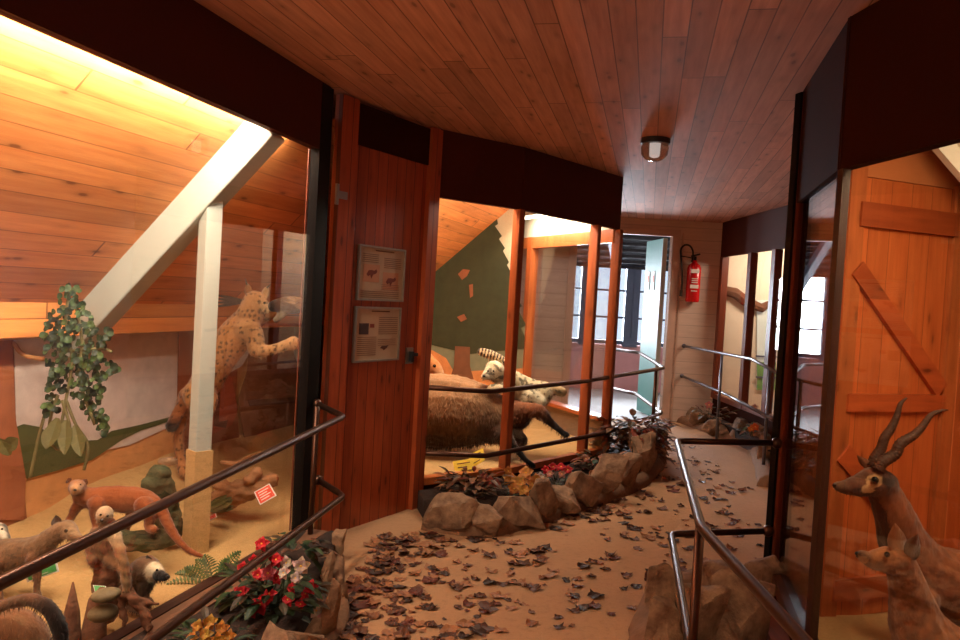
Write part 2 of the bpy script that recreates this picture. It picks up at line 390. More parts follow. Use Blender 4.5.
MB().box8([Vector(p) for p in ((hx-.07, ly-.14, 1.0), (hx-.02, ly-.14, 1.0), (hx-.02, ly-.1, 1.0), (hx-.07, ly-.1, 1.0), (hx-.07, ly-.14, 1.03), (hx-.02, ly-.14, 1.03), (hx-.02, ly-.1, 1.03), (hx-.07, ly-.1, 1.03))]).build('door_handle', 'metal', dr)
# ------------------------------------------------------------------ ANNEXE
YA = 13.6
MB().poly([(-3, YF, .001), (6, YF, .001), (6, YA+.2, .001), (-3, YA+.2, .001)], (0, 0, 1), .1).build('floor_annexe', plain('grey_concrete', lin(190, 186, 184), .8, 0, 20, .2), kind='structure')
MB().box((1.5, YA+.06, .4), (9, .12, .8)).build('wall_annexe_low', 'pink', kind='structure')
MB().box((1.5, YA+.06, 2.45), (9, .12, .5)).build('wall_annexe_high', 'bluewood', kind='structure')
MB().box((-3.0, 11.9, 1.4), (.1, 3.6, 2.8)).build('wall_annexe_left', 'pink', kind='structure')
MB().box((6.0, 11.9, 1.4), (.1, 3.6, 2.8)).build('wall_annexe_right', 'pink', kind='structure')
th = MB(); th.box8([Vector(p) for p in ((-3, YF+.1, 3.2), (6, YF+.1, 3.2), (6, YA+.1, 2.15), (-3, YA+.1, 2.15), (-3, YF+.1, 3.3), (6, YF+.1, 3.3), (6, YA+.1, 2.25), (-3, YA+.1, 2.25))])
for i in range(13):
    yy = YF+.15+i*.26; zz = 3.2-(yy-YF)*.31; th.bar((-3, yy, zz-.03), (6, yy, zz-.03), .05, .05)
th.build('ceiling_annexe', 'thatch', kind='structure')
MB().bar((1.6, YF+.3, 2.9), (2.35, YA-.1, 1.95), .1, .14).build('roof_beam', 'bluewood', kind='structure')
wn = 0
for i in range(8):
    x = -.87+i*.78; wn += 1
    wi = empty('window_%d' % wn, (x, YA, .8)); wi['kind'] = 'structure'
    fr_ = MB(); fr_.box((x-.33, YA, 1.5), (.13, .12, 1.45)); fr_.box((x+.33, YA, 1.5), (.13, .12, 1.45)); fr_.box((x, YA, .84), (.64, .08, .07)); fr_.box((x, YA, 2.18), (.64, .08, .07))
    fr_.box((x, YA, 1.28), (.62, .04, .035)); fr_.box((x, YA, 1.75), (.62, .04, .035)); fr_.build('window_frame', 'bluewood', wi)
    MB().box((x, YA, 1.5), (.62, .006, 1.32)).build('pane', 'glassw', wi)
# ------------------------------------------------------------------ LEFT DISPLAY
frL = frame(L0, L1, (0, 2)); LL = (Vector((*L1, 0))-Vector((*L0, 0))).length
ca = empty('display_case', (*L0, 0), 'left display case with long glass front, dark corner post and white-painted rafter behind', 'display case')
SZL, HZL = .11, 2.275
MB().fbox(frL, 0, LL, -.03, .02, HZL, ZC).build('fascia', 'fascia', ca)
MB().fbox(frL, LL-.11, LL+.03, -.035, .022, 0, ZC-.005).build('corner_post', 'black', ca)
MB().fbox(frL, 0, LL-.06, -.004, .004, SZL, HZL).build('glass_pane', 'glass', ca)
MB().fbox(frL, 0, LL-.06, -.03, .03, SZL-.13, SZL).build('sill', 'rframe', ca)
MB().fbox(frL, 0, LL-.02, .032, .15, .07, .105).build('ledge', plain('ledge_brown', lin(118, 78, 54), .6, 0, 20, .2), ca)
MB().fbox(frL, LL-.122, LL-.112, -.042, -.036, SZL, HZL).build('edge_trim', 'darkwood', ca)
# white post + rafter
wp = empty('roof_post', POST0, 'white-painted square post with sand-coated foot, left display case', 'post')
pz = at_y(190, 449, POST.y).z
px_ = POST0+Vector((0, 0, 0))
MB().box((POST.x, POST.y, (pz+TOPZ)/2), (.088, .088, TOPZ-pz+.1), rz=-.75).build('post', 'white', wp, bevel=.004)
MB().box((POST.x, POST.y, (pz)/2), (.10, .10, pz), rz=-.75).build('foot', 'sand_post', wp)
ra0 = slope_pt(bound_t(0)+.02, 0, -.1); ra1 = slope_pt(.93, 0, -.1)
MB().bar(ra0, ra1, .13, .19, up=(E_*.7+Vector((0, 0, .7)))).build('sloping_rafter', 'white', bevel=.004, label='white-painted sloping rafter crossing the attic planks in left display', cat='rafter', loc=(ra0+ra1)/2)
# ground
def gz(p):
    d = (Vector((p.x, p.y, 0))-Vector((*L0, 0))).dot(-frL[2]); s = max(0, p.y-3.6)
    z = .05+.09*max(0, d-.3)+.22*min(1, max(0, d-.45))*min(1, max(0, (p.y-4.0)/1.2))
    z += .02*noise.noise(Vector((p.x*3, p.y*3, 0)))+.045*max(0, noise.noise(Vector((p.x*1.6+4, p.y*1.6, 0))))*min(1, d*2)
    return max(z, .03)
g = MB(); nu, nv = 90, 34; vs = []
for i in range(nu+1):
    for j in range(nv+1):
        a = Vector((*L0, 0))+frL[1]*(i/nu*6.4); 
        b = a-frL[2]*(.034+j/nv*1.75); vs.append(Vector((b.x, b.y, gz(b))))
g.add(vs, [(i*(nv+1)+j, i*(nv+1)+j+1, (i+1)*(nv+1)+j+1, (i+1)*(nv+1)+j) for i in range(nu) for j in range(nv)])
g.build('sand_ground', 'sand', smooth=True, kind='structure')
# end walls
MB().box8([Vector((*p, z)) for z in (0, ZC) for p in ((-.99, 4.58), (-1.03, 4.58), (-1.55, 7.3), (-1.51, 7.3))]).build('wall_case_side', 'slope', kind='structure')
MB().box((-2.2, .2, 1.3), (1.4, .06, 2.6)).build('wall_case_near', 'slope', kind='structure')
# mural on the knee wall
def mural(name, label, fr, regions, cat='mural', eps=.004):
    o0 = fr[0]+fr[2]*.01
    pts_all = [hit(x, y, o0, fr[2]) for _, _, P in regions for x, y in P]
    c = sum(pts_all, Vector())/len(pts_all)
    r = empty(name, c, label, cat)
    for k, (nm, col, P) in enumerate(regions):
        o = fr[0]+fr[2]*(.01+eps*k); mb = MB(); mb.poly([hit(x, y, o, fr[2]) for x, y in P], fr[2], .003, lin(*col)); mb.build(nm, 'vcol', r)
    return r
mural('painted_mural', 'painted backdrop of pale sky, green hill and ochre land behind small mammals', frK, [
 ('ochre_land', (206, 146, 92), [(-60, 345), (180, 322), (310, 308), (312, 470), (180, 478), (100, 540), (-60, 620)]),
 ('tree_trunk', (140, 84, 54), [(-60, 346), (15, 340), (19, 430), (27, 520), (-60, 600)]),
 ('sky', (205, 186, 178), [(14, 340), (98, 332), (180, 323), (176, 424), (130, 445), (60, 460), (17, 452)]),
 ('green_hill', (78, 82, 46), [(-60, 436), (4, 432), (24, 424), (40, 427), (52, 436), (78, 441), (98, 440), (112, 431), (140, 425), (174, 416), (174, 420), (142, 430), (122, 440), (104, 452), (92, 460), (60, 470), (30, 478), (-60, 500)]),
 ('tree_trunk', (156, 92, 60), [(0, 341), (12, 340), (16, 420), (26, 478), (24, 520), (-8, 520), (-2, 430)]),
 ('tree_trunk', (150, 86, 54), [(179, 324), (240, 319), (236, 400), (240, 445), (176, 455)]),
 ('red_rock', (166, 84, 56), [(212, 360), (232, 378), (238, 410), (232, 425), (205, 438), (202, 400)]),
 ('rock_shadow', (110, 62, 44), [(216, 376), (221, 376), (219, 422), (228, 420), (226, 428), (214, 426)]),
 ('sky', (196, 186, 180), [(230, 345), (247, 330), (250, 352), (242, 366), (231, 372)]),
 ('cliff', (148, 96, 64), [(252, 322), (312, 312), (312, 440), (246, 448), (238, 400), (247, 372)]),
 ('cliff_shadow', (118, 74, 50), [(248, 400), (312, 396), (312, 402), (250, 406)]),
 ('sky', (190, 186, 182), [(295, 316), (304, 315), (303, 348), (298, 364), (294, 352)]),
])
# ------------------------------------------------------------------ DOOR PANEL between displays
frD = frame(DA, DB, (0, 3)); DL = (Vector((*DB, 0))-Vector((*DA, 0))).length
pd = empty('plank_door', (*DA, 0), 'red-brown vertical plank door between the left and middle displays', 'door')
MB().fbox(frD, -.02, .13, -.03, .025, 0, ZC-.01).build('side_board', 'door', pd)
MB().fbox(frD, DL-.09, DL+.03, -.03, .035, 0, ZC-.01).build('side_board', 'door', pd)
MB().fbox(frD, .13, DL-.09, -.03, .0, 0, 2.42).build('plank_panel', 'door', pd)
MB().fbox(frD, .13, DL-.09, -.03, .012, 2.38, ZC-.022).build('header_board', 'fasciad', pd)
h = MB(); uu, zz = wallpx(frD, 337, 194, .03)
h.fbox(frD, uu-.012, uu+.012, .025, .036, zz-.06, zz+.06).fbox(frD, uu+.012, uu+.09, .022, .032, zz-.022, zz+.022); h.build('hinge', 'metal', pd)
uu, zz = wallpx(frD, 412, 356, .03)
h = MB(); h.fbox(frD, uu-.035, uu+.035, .001, .012, zz-.055, zz+.055); h.build('latch_plate', 'metal', pd); lp_ = bpy.data.objects['latch_plate']
MB().fbox(frD, uu-.012, uu+.012, .012, .04, zz-.04, zz+.03).fbox(frD, uu-.01, uu+.05, .03, .045, zz+.0, zz+.02).build('latch_handle', 'rubber', lp_)
def info_panel(quad, label, up):
    o = [wallpx(frD, x, y, .02) for x, y in quad]
    u0 = (o[0][0]+o[3][0])/2; u1 = (o[1][0]+o[2][0])/2; z1 = (o[0][1]+o[1][1])/2; z0 = (o[2][1]+o[3][1])/2
    cx = frD[0]+frD[1]*(u0+u1)/2+Vector((0, 0, (z0+z1)/2))
    r = empty('information_panel', cx, label, 'sign', 'information panels on the plank door'); W_ = u1-u0; H_ = z1-z0
    fb = MB(); e = .012
    fb.fbox(frD, u0, u1, .002, .024, z0, z0+e).fbox(frD, u0, u1, .002, .024, z1-e, z1).fbox(frD, u0, u0+e, .002, .024, z0+e, z1-e).fbox(frD, u1-e, u1, .002, .024, z0+e, z1-e); fb.build('frame', 'metal', r)
    MB().fbox(frD, u0+e, u1-e, .002, .014, z0+e, z1-e).build('printed_sheet', plain('aged_paper', lin(190, 166, 140), .5, 0, 9, .18), r)
    ln = MB(); rr = random.Random(up)
    L = lambda a, b, c, d: ln.fbox(frD, u0+W_*a, u0+W_*b, .0142, .0152, z0+H_*c, z0+H_*d)
    L(.35, .75, .91, .93)
    if up:
        for i in range(5): L(.08, .42, .70+i*.035, .708+i*.035)
        for i in range(6): L(.54, .92, .62+i*.035, .628+i*.035)
        for i in range(4): L(.08, .9, .06+i*.035, .068+i*.035)
        for i in range(4): L(.5, .9, .30-i*.03, .306-i*.03)
    else:
        for i in range(9): L(.52, .94, .50+i*.038, .508+i*.038)
        for i in range(10): L(.08, .48, .12+i*.036, .128+i*.036)
        for i in range(4): L(.52, .92, .40-i*.036, .406-i*.036)
    ln.build('text_lines', 'ink', r)
    if up:
        for (a, c) in ((.28, .50), (.70, .38)):
            an = MB(); cen = frD[0]+frD[1]*(u0+W_*a)+frD[2]*.0155+Vector((0, 0, z0+H_*c))
            an.fbox(frD, u0+W_*(a-.17), u0+W_*(a+.17), .0141, .0146, z0+H_*(c-.16), z0+H_*(c+.16)); 
            an.build('picture_box', plain('picture_paper', lin(196, 140, 108), .6, 0, 9, .1), r)
            an = MB(); P = [Vector(cen)+frD[1]*W_*x+Vector((0, 0, H_*y)) for x, y in ((-.10, -.02), (-.06, .05), (0, .06), (.06, .05), (.10, .08), (.12, .03), (.08, -.01), (.04, -.02), (.0, -.10), (-.02, -.03), (-.07, -.06))]
            an.poly(P, frD[2], .001); an.build('animal_picture', plain('animal_ink', lin(120, 44, 24), .6, 0, 40, .2), r)
    else:
        MB().fbox(frD, u0+W_*.1, u0+W_*.3, .0142, .0155, z0+H_*.5, z0+H_*.7).build('photo_print', plain('photo_print', lin(60, 40, 44), .5, 0, 60, .6), r)
        MB().fbox(frD, u0+W_*.33, u0+W_*.42, .0142, .0155, z0+H_*.62, z0+H_*.69).build('photo_print', plain('photo_print_red', lin(130, 50, 36), .5, 0, 60, .3), r)
        an = MB(); cen = frD[0]+frD[1]*(u0+W_*.66)+frD[2]*.0155+Vector((0, 0, z0+H_*.24))
        P = [Vector(cen)+frD[1]*W_*x+Vector((0, 0, H_*y)) for x, y in ((-.09, 0), (-.05, .04), (.03, .04), (.1, .05), (.06, -.0), (.0, -.04), (-.04, -.01))]
        an.poly(P, frD[2], .001); an.build('animal_picture', 'ink', r)
info_panel([(360, 244), (406, 250), (403, 303), (357, 299)], 'upper framed information sheet with two reddish animal pictures on plank door', 1)
info_panel([(356, 306), (402, 308), (398, 360), (353, 363)], 'lower framed information sheet with small dark photo on plank door', 0)
# ------------------------------------------------------------------ MIDDLE DISPLAY
frAB = frame(A, B, (0, 3)); frBC = frame(B, Cc, (2, 4)); frCD = frame(Cc, Dd, (3, 5)); frDK = frame(Dd, BK, (4, 9))
ln_ = lambda p, q: (Vector(p)-Vector(q)).length
SZ, HZ = .20, 2.18
mc = empty('display_case', (*B, 0), 'middle display case bulging into corridor with orange posts and glazed back', 'display case')
for fr_, L_ in ((frAB, ln_(A, B)), (frBC, ln_(B, Cc)), (frCD, ln_(Cc, Dd))):
    MB().fbox(fr_, 0, L_, -.03, .02, HZ, ZC).build('fascia', 'fascia', mc)
    MB().fbox(fr_, .02, L_-.02, -.004, .004, SZ, HZ).build('glass_pane', 'glass', mc)
    MB().fbox(fr_, 0, L_, -.05, .03, SZ-.05, SZ).build('sill_rail', 'plainwood', mc)
    MB().fbox(fr_, 0, L_, -.04, .0, 0, SZ-.05).build('kick_board', 'fasciad', mc)
LB = ln_(Dd, BK)
MB().fbox(frDK, 0, LB, -.01, .02, HZ, ZC).build('fascia', 'fascia', mc); MB().fbox(frDK, .1, LB, -.03, -.012, HZ, ZC-.02).build('inner_board', 'palewhite', mc)
MB().fbox(frDK, .02, LB-.02, -.004, .004, .47, HZ).build('glass_pane', 'glass', mc)
MB().fbox(frDK, 0, LB, -.04, .02, 0, .44).build('kick_board', plain('painted_low_wall', lin(140, 118, 96), .8, 0, 10, .2), mc)
MB().fbox(frDK, 0, LB, -.09, .04, .44, .475).build('sill_rail', 'plainwood', mc)
MB().fbox(frDK, 0, LB, -.05, -.01, HZ-.12, HZ).build('head_rail', 'plainwood', mc)
for p, fr_ in ((B, frAB), (Cc, frBC), (Dd, frCD)):
    q = Vector((*p, 0)); rz = math.atan2(fr_[1].y, fr_[1].x)
    MB().box((q.x, q.y, (SZ-.05+HZ)/2), (.055, .085, HZ-SZ+.05), rz=rz).build('window_post', 'postwood', mc, bevel=.004)
for k in (1.54,):
    MB().fbox(frDK, k, k+.1, -.06, .03, .4, HZ).build('window_post', 'plainwood', mc)
# interior soffit + floor
gp = MB(); poly_ = [(A[0]-.05, A[1]), (B[0], B[1]), (Cc[0], Cc[1]), (Dd[0], Dd[1]), (BK[0], BK[1]), (-1.6, 9.9), (-1.5, 7.0), (-.6, 5.6)]
cen = Vector((.1, 7.2, 0)); vs = []; rings = 16; per = []
for i in range(len(poly_)):
    a = Vector((*poly_[i], 0)); b = Vector((*poly_[(i+1) % len(poly_)], 0))
    for j in range(8): per.append(a.lerp(b, j/8))
for r_ in range(rings+1):
    for p in per:
        q = cen.lerp(p, .975*r_/rings) if r_ else cen
        z = .20+.04*noise.noise(q*2.1)*(1-r_/rings)+.05*max(0, (q.y-7.2)); vs.append(Vector((q.x, q.y, max(.19, z))))
n_ = len(per)
gp.add(vs, [(r_*n_+i, r_*n_+(i+1) % n_, (r_+1)*n_+(i+1) % n_, (r_+1)*n_+i) for r_ in range(rings) for i in range(n_)])
gp.build('sand_ground', 'sand', smooth=True, kind='structure')
# mural wall at the back of the middle display
YM = 8.45
frM = frame((-2.2, YM), (.48, YM), (0, 3)); 
MB().fbox(frM, 0, 2.62, -.05, 0, .1, ZC-.01).build('wall_mural', plain('mural_wall_paint', lin(206, 190, 156), .8, 0, 9, .1), kind='structure')
jag = [(489, 206), (493, 212), (491, 214), (497, 218), (498, 224), (495, 226), (502, 236), (499, 239), (505, 248), (503, 251), (509, 262), (507, 265), (513, 276), (510, 279), (517, 290), (514, 293), (522, 306), (518, 309), (526, 325), (521, 328), (530, 348)]
mural('painted_mural', 'painted backdrop with tall dark conifer behind the cat and carcass', frM, [
 ('distant_forest', (128, 126, 96), [(418, 320), (528, 322), (528, 372), (414, 372)]),
 ('hill', (214, 138, 80), [(412, 376), (418, 352), (432, 350), (446, 358), (454, 372), (528, 368), (528, 420), (412, 420)]),
 ('conifer', (60, 60, 34), jag+[(470, 354), (428, 344), (415, 352), (420, 272), (432, 256)]),
 ('tree_trunk', (124, 78, 50), [(455, 346), (470, 347), (470, 366), (476, 388), (447, 388), (454, 366)]),
 ('red_squirrel', (140, 82, 50), [(458, 274), (463, 269), (470, 270), (467, 276), (462, 280)]),
 ('red_squirrel', (140, 82, 50), [(469, 285), (473, 284), (473, 296), (470, 298)]),
 ('red_squirrel', (140, 82, 50), [(457, 317), (464, 314), (467, 319), (461, 322)]),
])
MB().box8([Vector((*p, z)) for z in (2.44, 2.5) for p in ((-.2, 6.3), (.2, 6.05), (1.12, 7.0), (.5, 8.1))]).build('ceiling_soffit', 'palewhite', kind='structure')
MB().box8([Vector((*p, z)) for z in (0, ZC) for p in ((-.46, 5.50), (-.42, 5.50), (-1.0, 8.4), (-1.06, 8.4))]).build('wall_mural_side', 'slope', kind='structure')
# ------------------------------------------------------------------ RIGHT DISPLAY
fr12 = frame(P1, P2, (0, 3)); fr23 = frame(P2, P3, (0, 3)); fr34 = frame(P3, P4, (0, 1))
rc = empty('display_case', (*P2, 0), 'right display case with dark brown frame in front of antelope and orange braced door', 'display case')
HR = 2.07; SR = .22
for fr_, L_ in ((fr12, ln_(P1, P2)), (fr23, ln_(P2, P3)), (fr34, ln_(P3, P4))):
    MB().fbox(fr_, -.015, L_+.015, -.03, .02, HR, ZC).build('fascia', 'fasciad', rc)
    MB().fbox(fr_, .02, L_-.02, -.004, .004, SR, HR).build('glass_pane', 'glassr' if fr_ is fr12 else 'glass', rc)
    MB().fbox(fr_, 0, L_, -.04, .04, SR-.06, SR).build('sill_rail', 'rframe', rc)
    MB().fbox(fr_, 0, L_, -.03, .0, 0, SR-.06).build('kick_board', 'fasciad', rc)
MB().fbox(fr12, 0, ln_(P1, P2), .04, .12, .1, .14).build('ledge', 'darkwood', rc)
MB().box((*P1, ZC/2-.005), (.065, .07, ZC-.02), rz=.2).build('corner_post', 'darkwood', rc, bevel=.004)
MB().box((P1[0]-.040, P1[1]+.0, ZC/2-.005), (.014, .05, ZC-.02), rz=.2).build('post_trim', 'black', rc)
MB().box((*P2, (SR+HR)/2), (.032, .04, HR-SR), rz=.1).build('window_post', 'rframe', rc)
MB().box((*P3, (SR+HR)/2), (.045, .06, HR-SR), rz=-.1).build('window_post', 'rframe', rc)
# braced wall / door
W0 = Vector((2.11, 3.9, 0)); Wu = Vector((1, .38, 0)).normalized()
frR = (W0, Wu, Vector((Wu.y, -Wu.x, 0)))
MB().fbox(frR, -.56, 2.4, -.05, 0, 0, ZC).build('wall_case_right', 'rwall', kind='structure')
bd = empty('braced_door', W0, 'orange pine plank door with dark horizontal and diagonal braces behind antelope', 'door')
def rq(px, py): return wallpx(frR, px, py, .03)
ul = rq(857, 300)[0]-.0; ur = rq(947, 300)[0]; zt = rq(900, 182)[1]
MB().fbox(frR, ul, ur, .004, .03, .03, zt).build('plank_panel', 'rwall', bd)
MB().fbox(frR, ul-.10, ul-.004, .004, .045, .03, ZC-.05).build('side_board', 'plainwood', bd)
MB().fbox(frR, ur+.004, ur+.09, .004, .045, .03, zt+.02).build('side_board', 'plainwood', bd)
MB().fbox(frR, ul, 1.6, .002, .02, zt+.006, ZC-.02).build('top_board', plain('orange_board', lin(216, 130, 74), .6, 0, 8, .08), bd)
for (ya, yb) in ((207, 231), (394, 411), (572, 592)):
    z1 = rq(900, ya)[1]; z0 = rq(900, yb)[1]; MB().fbox(frR, ul-.035, ur+.01, .032, .058, z0, z1).build('brace', 'brace', bd)
def diag(a, b, wd):
    (ua, za), (ub, zb) = rq(*a), rq(*b); p = frR[0]+frR[1]*ua+frR[2]*.045+Vector((0, 0, za)); q = frR[0]+frR[1]*ub+frR[2]*.045+Vector((0, 0, zb))
    MB().bar(p, q, wd, .024, up=frR[2]).build('diagonal_brace', 'brace', bd)
diag((854, 268), (938, 390), .09); diag((840, 452), (938, 570), .10)
# right roof slope + white rafter
zr = rq(928, 143); rp = frR[0]+frR[1]*zr[0]; 
def rs(t, s, lift=0): p = Vector((rp.x, rp.y, 0))+Vector((1, -.2, 0)).normalized()*t+D_*s; return Vector((p.x, p.y, zr[1]-t*1.15+lift))
MB().box8([rs(-.25, -3.5), rs(1.9, -3.5), rs(1.9, -.3), rs(-.25, -.3)]+[rs(*a, .08) for a in ((-.25, -3.5), (1.9, -3.5), (1.9, -.3), (-.25, -.3))]).build('ceiling_slope_right', 'palewhite', kind='structure')
a_, b_ = rs(-.2, -.32, -.04), rs(1.5, -.32, -.04)
MB().bar(a_, b_, .07, .09).build('sloping_rafter', 'palewhite', label='pale sloping rafter at top right above the braced door', cat='rafter', loc=(a_+b_)/2)
g = MB(); vs = []
for i in range(25):
    for j in range(25):
        y = 1.2+i/24*3.2; xl = max(P1[0] if y > 4 else (P2[0]+(y-3)*(P1[0]-P2[0]) if y > 3 else (P3[0]+(y-2.05)*(P2[0]-P3[0])/.95 if y > 2.05 else P3[0]+(2.05-y)*.14)), 1.3)+.06
        x = xl+j/24*1.9; vs.append(Vector((x, y, .04+.03*noise.noise(Vector((x*2, y*2, 1))))))
g.add(vs, [(i*25+j, i*25+j+1, (i+1)*25+j+1, (i+1)*25+j) for i in range(24) for j in range(24)])
g.build('sand_ground', 'sand', smooth=True, kind='structure')
MB().box((3.3, 2.5, 1.3), (.06, 4.5, 2.6)).build('wall_case_outer', 'rwall', kind='structure')
MB().box((2.6, .6, 1.3), (2.2, .06, 2.6)).build('wall_case_near_right', 'rwall', kind='structure')
# ------------------------------------------------------------------ FAR RIGHT DISPLAY
frF = frame(F1, F4, (0, 8)); LF = ln_(F1, F5)
frF = frame(F1, F5, (0, 8))
fc = empty('display_case', (*F1, 0), 'far display case beyond the right one with pale backdrop and painted branch', 'display case')
MB().fbox(frF, 0, LF, -.03, .02, 2.2, ZC).build('fascia', 'fascia', fc)
for k in (0,):
    MB().fbox(frF, 0, LF, -.004, .004, .42, 2.2).build('glass_pane', 'glass', fc)
MB().fbox(frF, 0, LF, -.04, .03, .36, .42).build('sill_rail', 'darkwood', fc)
MB().fbox(frF, 0, LF, -.04, .0, 0, .36).build('kick_board', 'fasciad', fc)
def frFu(px, py): return wallpx(frF, px, py, 0)[0]
for px in (720, 748, 772):
    u_ = frFu(px, 320); MB().fbox(frF, u_-.05, u_+.05, -.05, .035, .36, 2.2).build('window_post', 'darkwood', fc)
bw = frame((3.12, 10.14), (5.3, 10.14), (4, 8))
MB().fbox(bw, 0, 2.1, -.05, 0, 0, ZC).build('wall_backdrop', plain('cream_backdrop', lin(226, 206, 180), .8, 0, 6, .08), kind='structure')
br = MB(); P = [hit(x, y, bw[0]+bw[2]*.03, bw[2]) for x, y in ((722, 290), (735, 293), (748, 303), (762, 308), (776, 300))]
br.tube(P, [.06, .07, .07, .06, .03], 8); br.build('branch', 'bark', label='brown branch against pale backdrop in far display case', cat='branch', loc=P[2])
wb = empty('window_9', (3.9, 10.13, 1.2)); wb['kind'] = 'structure'
pq = [hit(x, y, bw[0]+bw[2]*.02, bw[2]) for x, y in ((757, 300), (776, 300), (776, 390), (757, 390))]
MB().poly(pq, bw[2], .01).build('pane', plain('outdoor_view', lin(200, 205, 190), .6, 0, 4, .3, emit=(.8, .85, .8), es=.3), wb)
pq = [hit(x, y, bw[0]+bw[2]*.024, bw[2]) for x, y in ((757, 362), (776, 362), (776, 390), (757, 390))]
MB().poly(pq, bw[2], .002).build('garden_view', plain('grass_view', lin(110, 160, 84), .6, 0, 9, .4), wb)
for yy in (356, 377):
    a_ = hit(756, yy, bw[0]+bw[2]*.03, bw[2]); b_ = hit(777, yy+1, bw[0]+bw[2]*.03, bw[2]); MB().bar(a_, b_, .02).build('window_bar', 'bluewood', wb)
MB().box8([Vector((*p, z)) for z in (0, ZC) for p in ((1.66, 4.1), (1.70, 4.06), (3.3, 6.36), (3.26, 6.4))]).build('wall_between', 'darkwood', kind='structure')
# ------------------------------------------------------------------ LAMPS / TUBES
def tube_lamp(p, q, label, strength_mat='tube'):
    p, q = Vector(p), Vector(q); r = empty('tube_lamp', (p+q)/2, label, 'lamp')
    MB().tube([p.lerp(q, .02), q.lerp(p, .02)], .016, 10).build('tube', strength_mat, r, smooth=True)
    d = (q-p).normalized(); MB().bar(p+Vector((0, 0, .04)), q+Vector((0, 0, .04)), .05, .04).build('housing', 'white', r)
def area(name, p, q, width, power, col, down=(0, 0, -1)):
    p, q = Vector(p), Vector(q); l = bpy.data.lights.new(name, 'AREA'); l.shape = 'RECTANGLE'; l.size = (q-p).length; l.size_y = width; l.energy = power; l.color = col
    o = bpy.data.objects.new(name, l); C.objects.link(o); x = (q-p).normalized(); z = -Vector(down).normalized(); y = z.cross(x).normalized(); z = x.cross(y)
    o.matrix_world = Matrix.Translation((p+q)/2) @ Matrix((x, y, z)).transposed().to_4x4(); return o
WARM = (1, .86, .66)
S.view_settings.view_transform = 'Standard'; S.view_settings.exposure = -0.5
S.cycles.use_denoising = True; S.cycles.max_bounces = 8; S.cycles.diffuse_bounces = 4; S.cycles.transparent_max_bounces = 12; S.cycles.sample_clamp_indirect = 6
area_defs = 1
i0 = Vector((*L0, 0))-frL[2]*.12
for a, b, lb in ((.5, 1.9, 'nearest tube lamp behind the left display fascia'), (2.3, 3.75, 'tube lamp behind left display fascia near the black corner post')):
    tube_lamp(i0+frL[1]*a+Vector((0, 0, 2.37)), i0+frL[1]*b+Vector((0, 0, 2.37)), lb)
area('light_left', i0+frL[1]*.3+Vector((0, 0, 2.34)), i0+frL[1]*3.8+Vector((0, 0, 2.34)), .12, 88, WARM, down=(-1, .25, -.9))
area('light_left_down', i0+frL[1]*.8+Vector((0, 0, 2.33)), i0+frL[1]*3.8+Vector((0, 0, 2.33)), .12, 115, WARM, down=(-.3, .05, -1))
area('fill_left_low', (-2.6, .45, 1.45), (-1.75, .45, 1.45), 1.0, 26, WARM, down=(-.2, 1, 0))  # added fill out of view in the near case end, no fitting there
m0 = Vector((*A, 0))-frAB[2]*.12+frAB[1]*.15; m1 = Vector((*B, 0))-frAB[2]*.12; m2 = Vector((*Cc, 0))-frBC[2]*.18-frBC[1]*.1
tube_lamp(m0+Vector((0, 0, 2.34)), m1+Vector((0, 0, 2.34)), 'tube lamp behind middle display fascia over the carcass')
tube_lamp(m1+frBC[1]*.15+Vector((0, 0, 2.34)), m2+Vector((0, 0, 2.34)), 'tube lamp behind middle display fascia, right section')
area('light_middle', m0+Vector((0, 0, 2.30)), m1+Vector((0, 0, 2.30)), .12, 30, (1, .84, .62), down=(0, .7, -1))
area('light_middle_right', m1+Vector((0, 0, 2.30)), m2+Vector((0, 0, 2.30)), .12, 60, (1, .88, .7), down=(-.2, .5, -1))
dk0 = Vector((*Dd, 0))-frDK[2]*.22+frDK[1]*.35; dk1 = dk0+frDK[1]*1.15
tube_lamp(dk0+Vector((0, 0, 2.36)), dk1+Vector((0, 0, 2.36)), 'tube lamp along glazed back of middle display case')
area('light_middle_back', dk0+Vector((0, 0, 2.3)), dk1+Vector((0, 0, 2.3)), .1, 22, (1, .88, .7), down=tuple(frDK[2]*.6+Vector((0, 0, -.6))))
area('light_right', (1.62, 3.0, 2.3), (1.68, 1.8, 2.3), .12, 50, (1, .78, .52), down=(.7, .5, -.8))
area('light_far', (3.5, 9.3, 2.4), (4.9, 9.3, 2.4), .12, 60, (1, .84, .66), down=(0, 1, -1))
# daylight, plus added fills
area('fill_doorway', (.3, 9.75, 2.52), (1.45, 9.75, 2.52), .25, 26, (.95, .93, .92), down=(.55, -.45, -.5))  # added fill hidden behind the middle case, brightens the far end
area('daylight_annexe', (-1.0, YA+.5, 1.5), (4.2, YA+.5, 1.5), 1.6, 2100, (.9, .94, 1.0), down=(0, -1, -.1))
area('fill_behind', (-.6, -1.45, 1.7), (1.2, -1.45, 1.7), .9, 8, (1, .78, .62), down=(0, 1, .25))
world = bpy.data.worlds.new('sky'); S.world = world; world.use_nodes = True
bg = world.node_tree.nodes['Background']; bg.inputs[0].default_value = (.72, .84, 1, 1); bg.inputs[1].default_value = 1.5
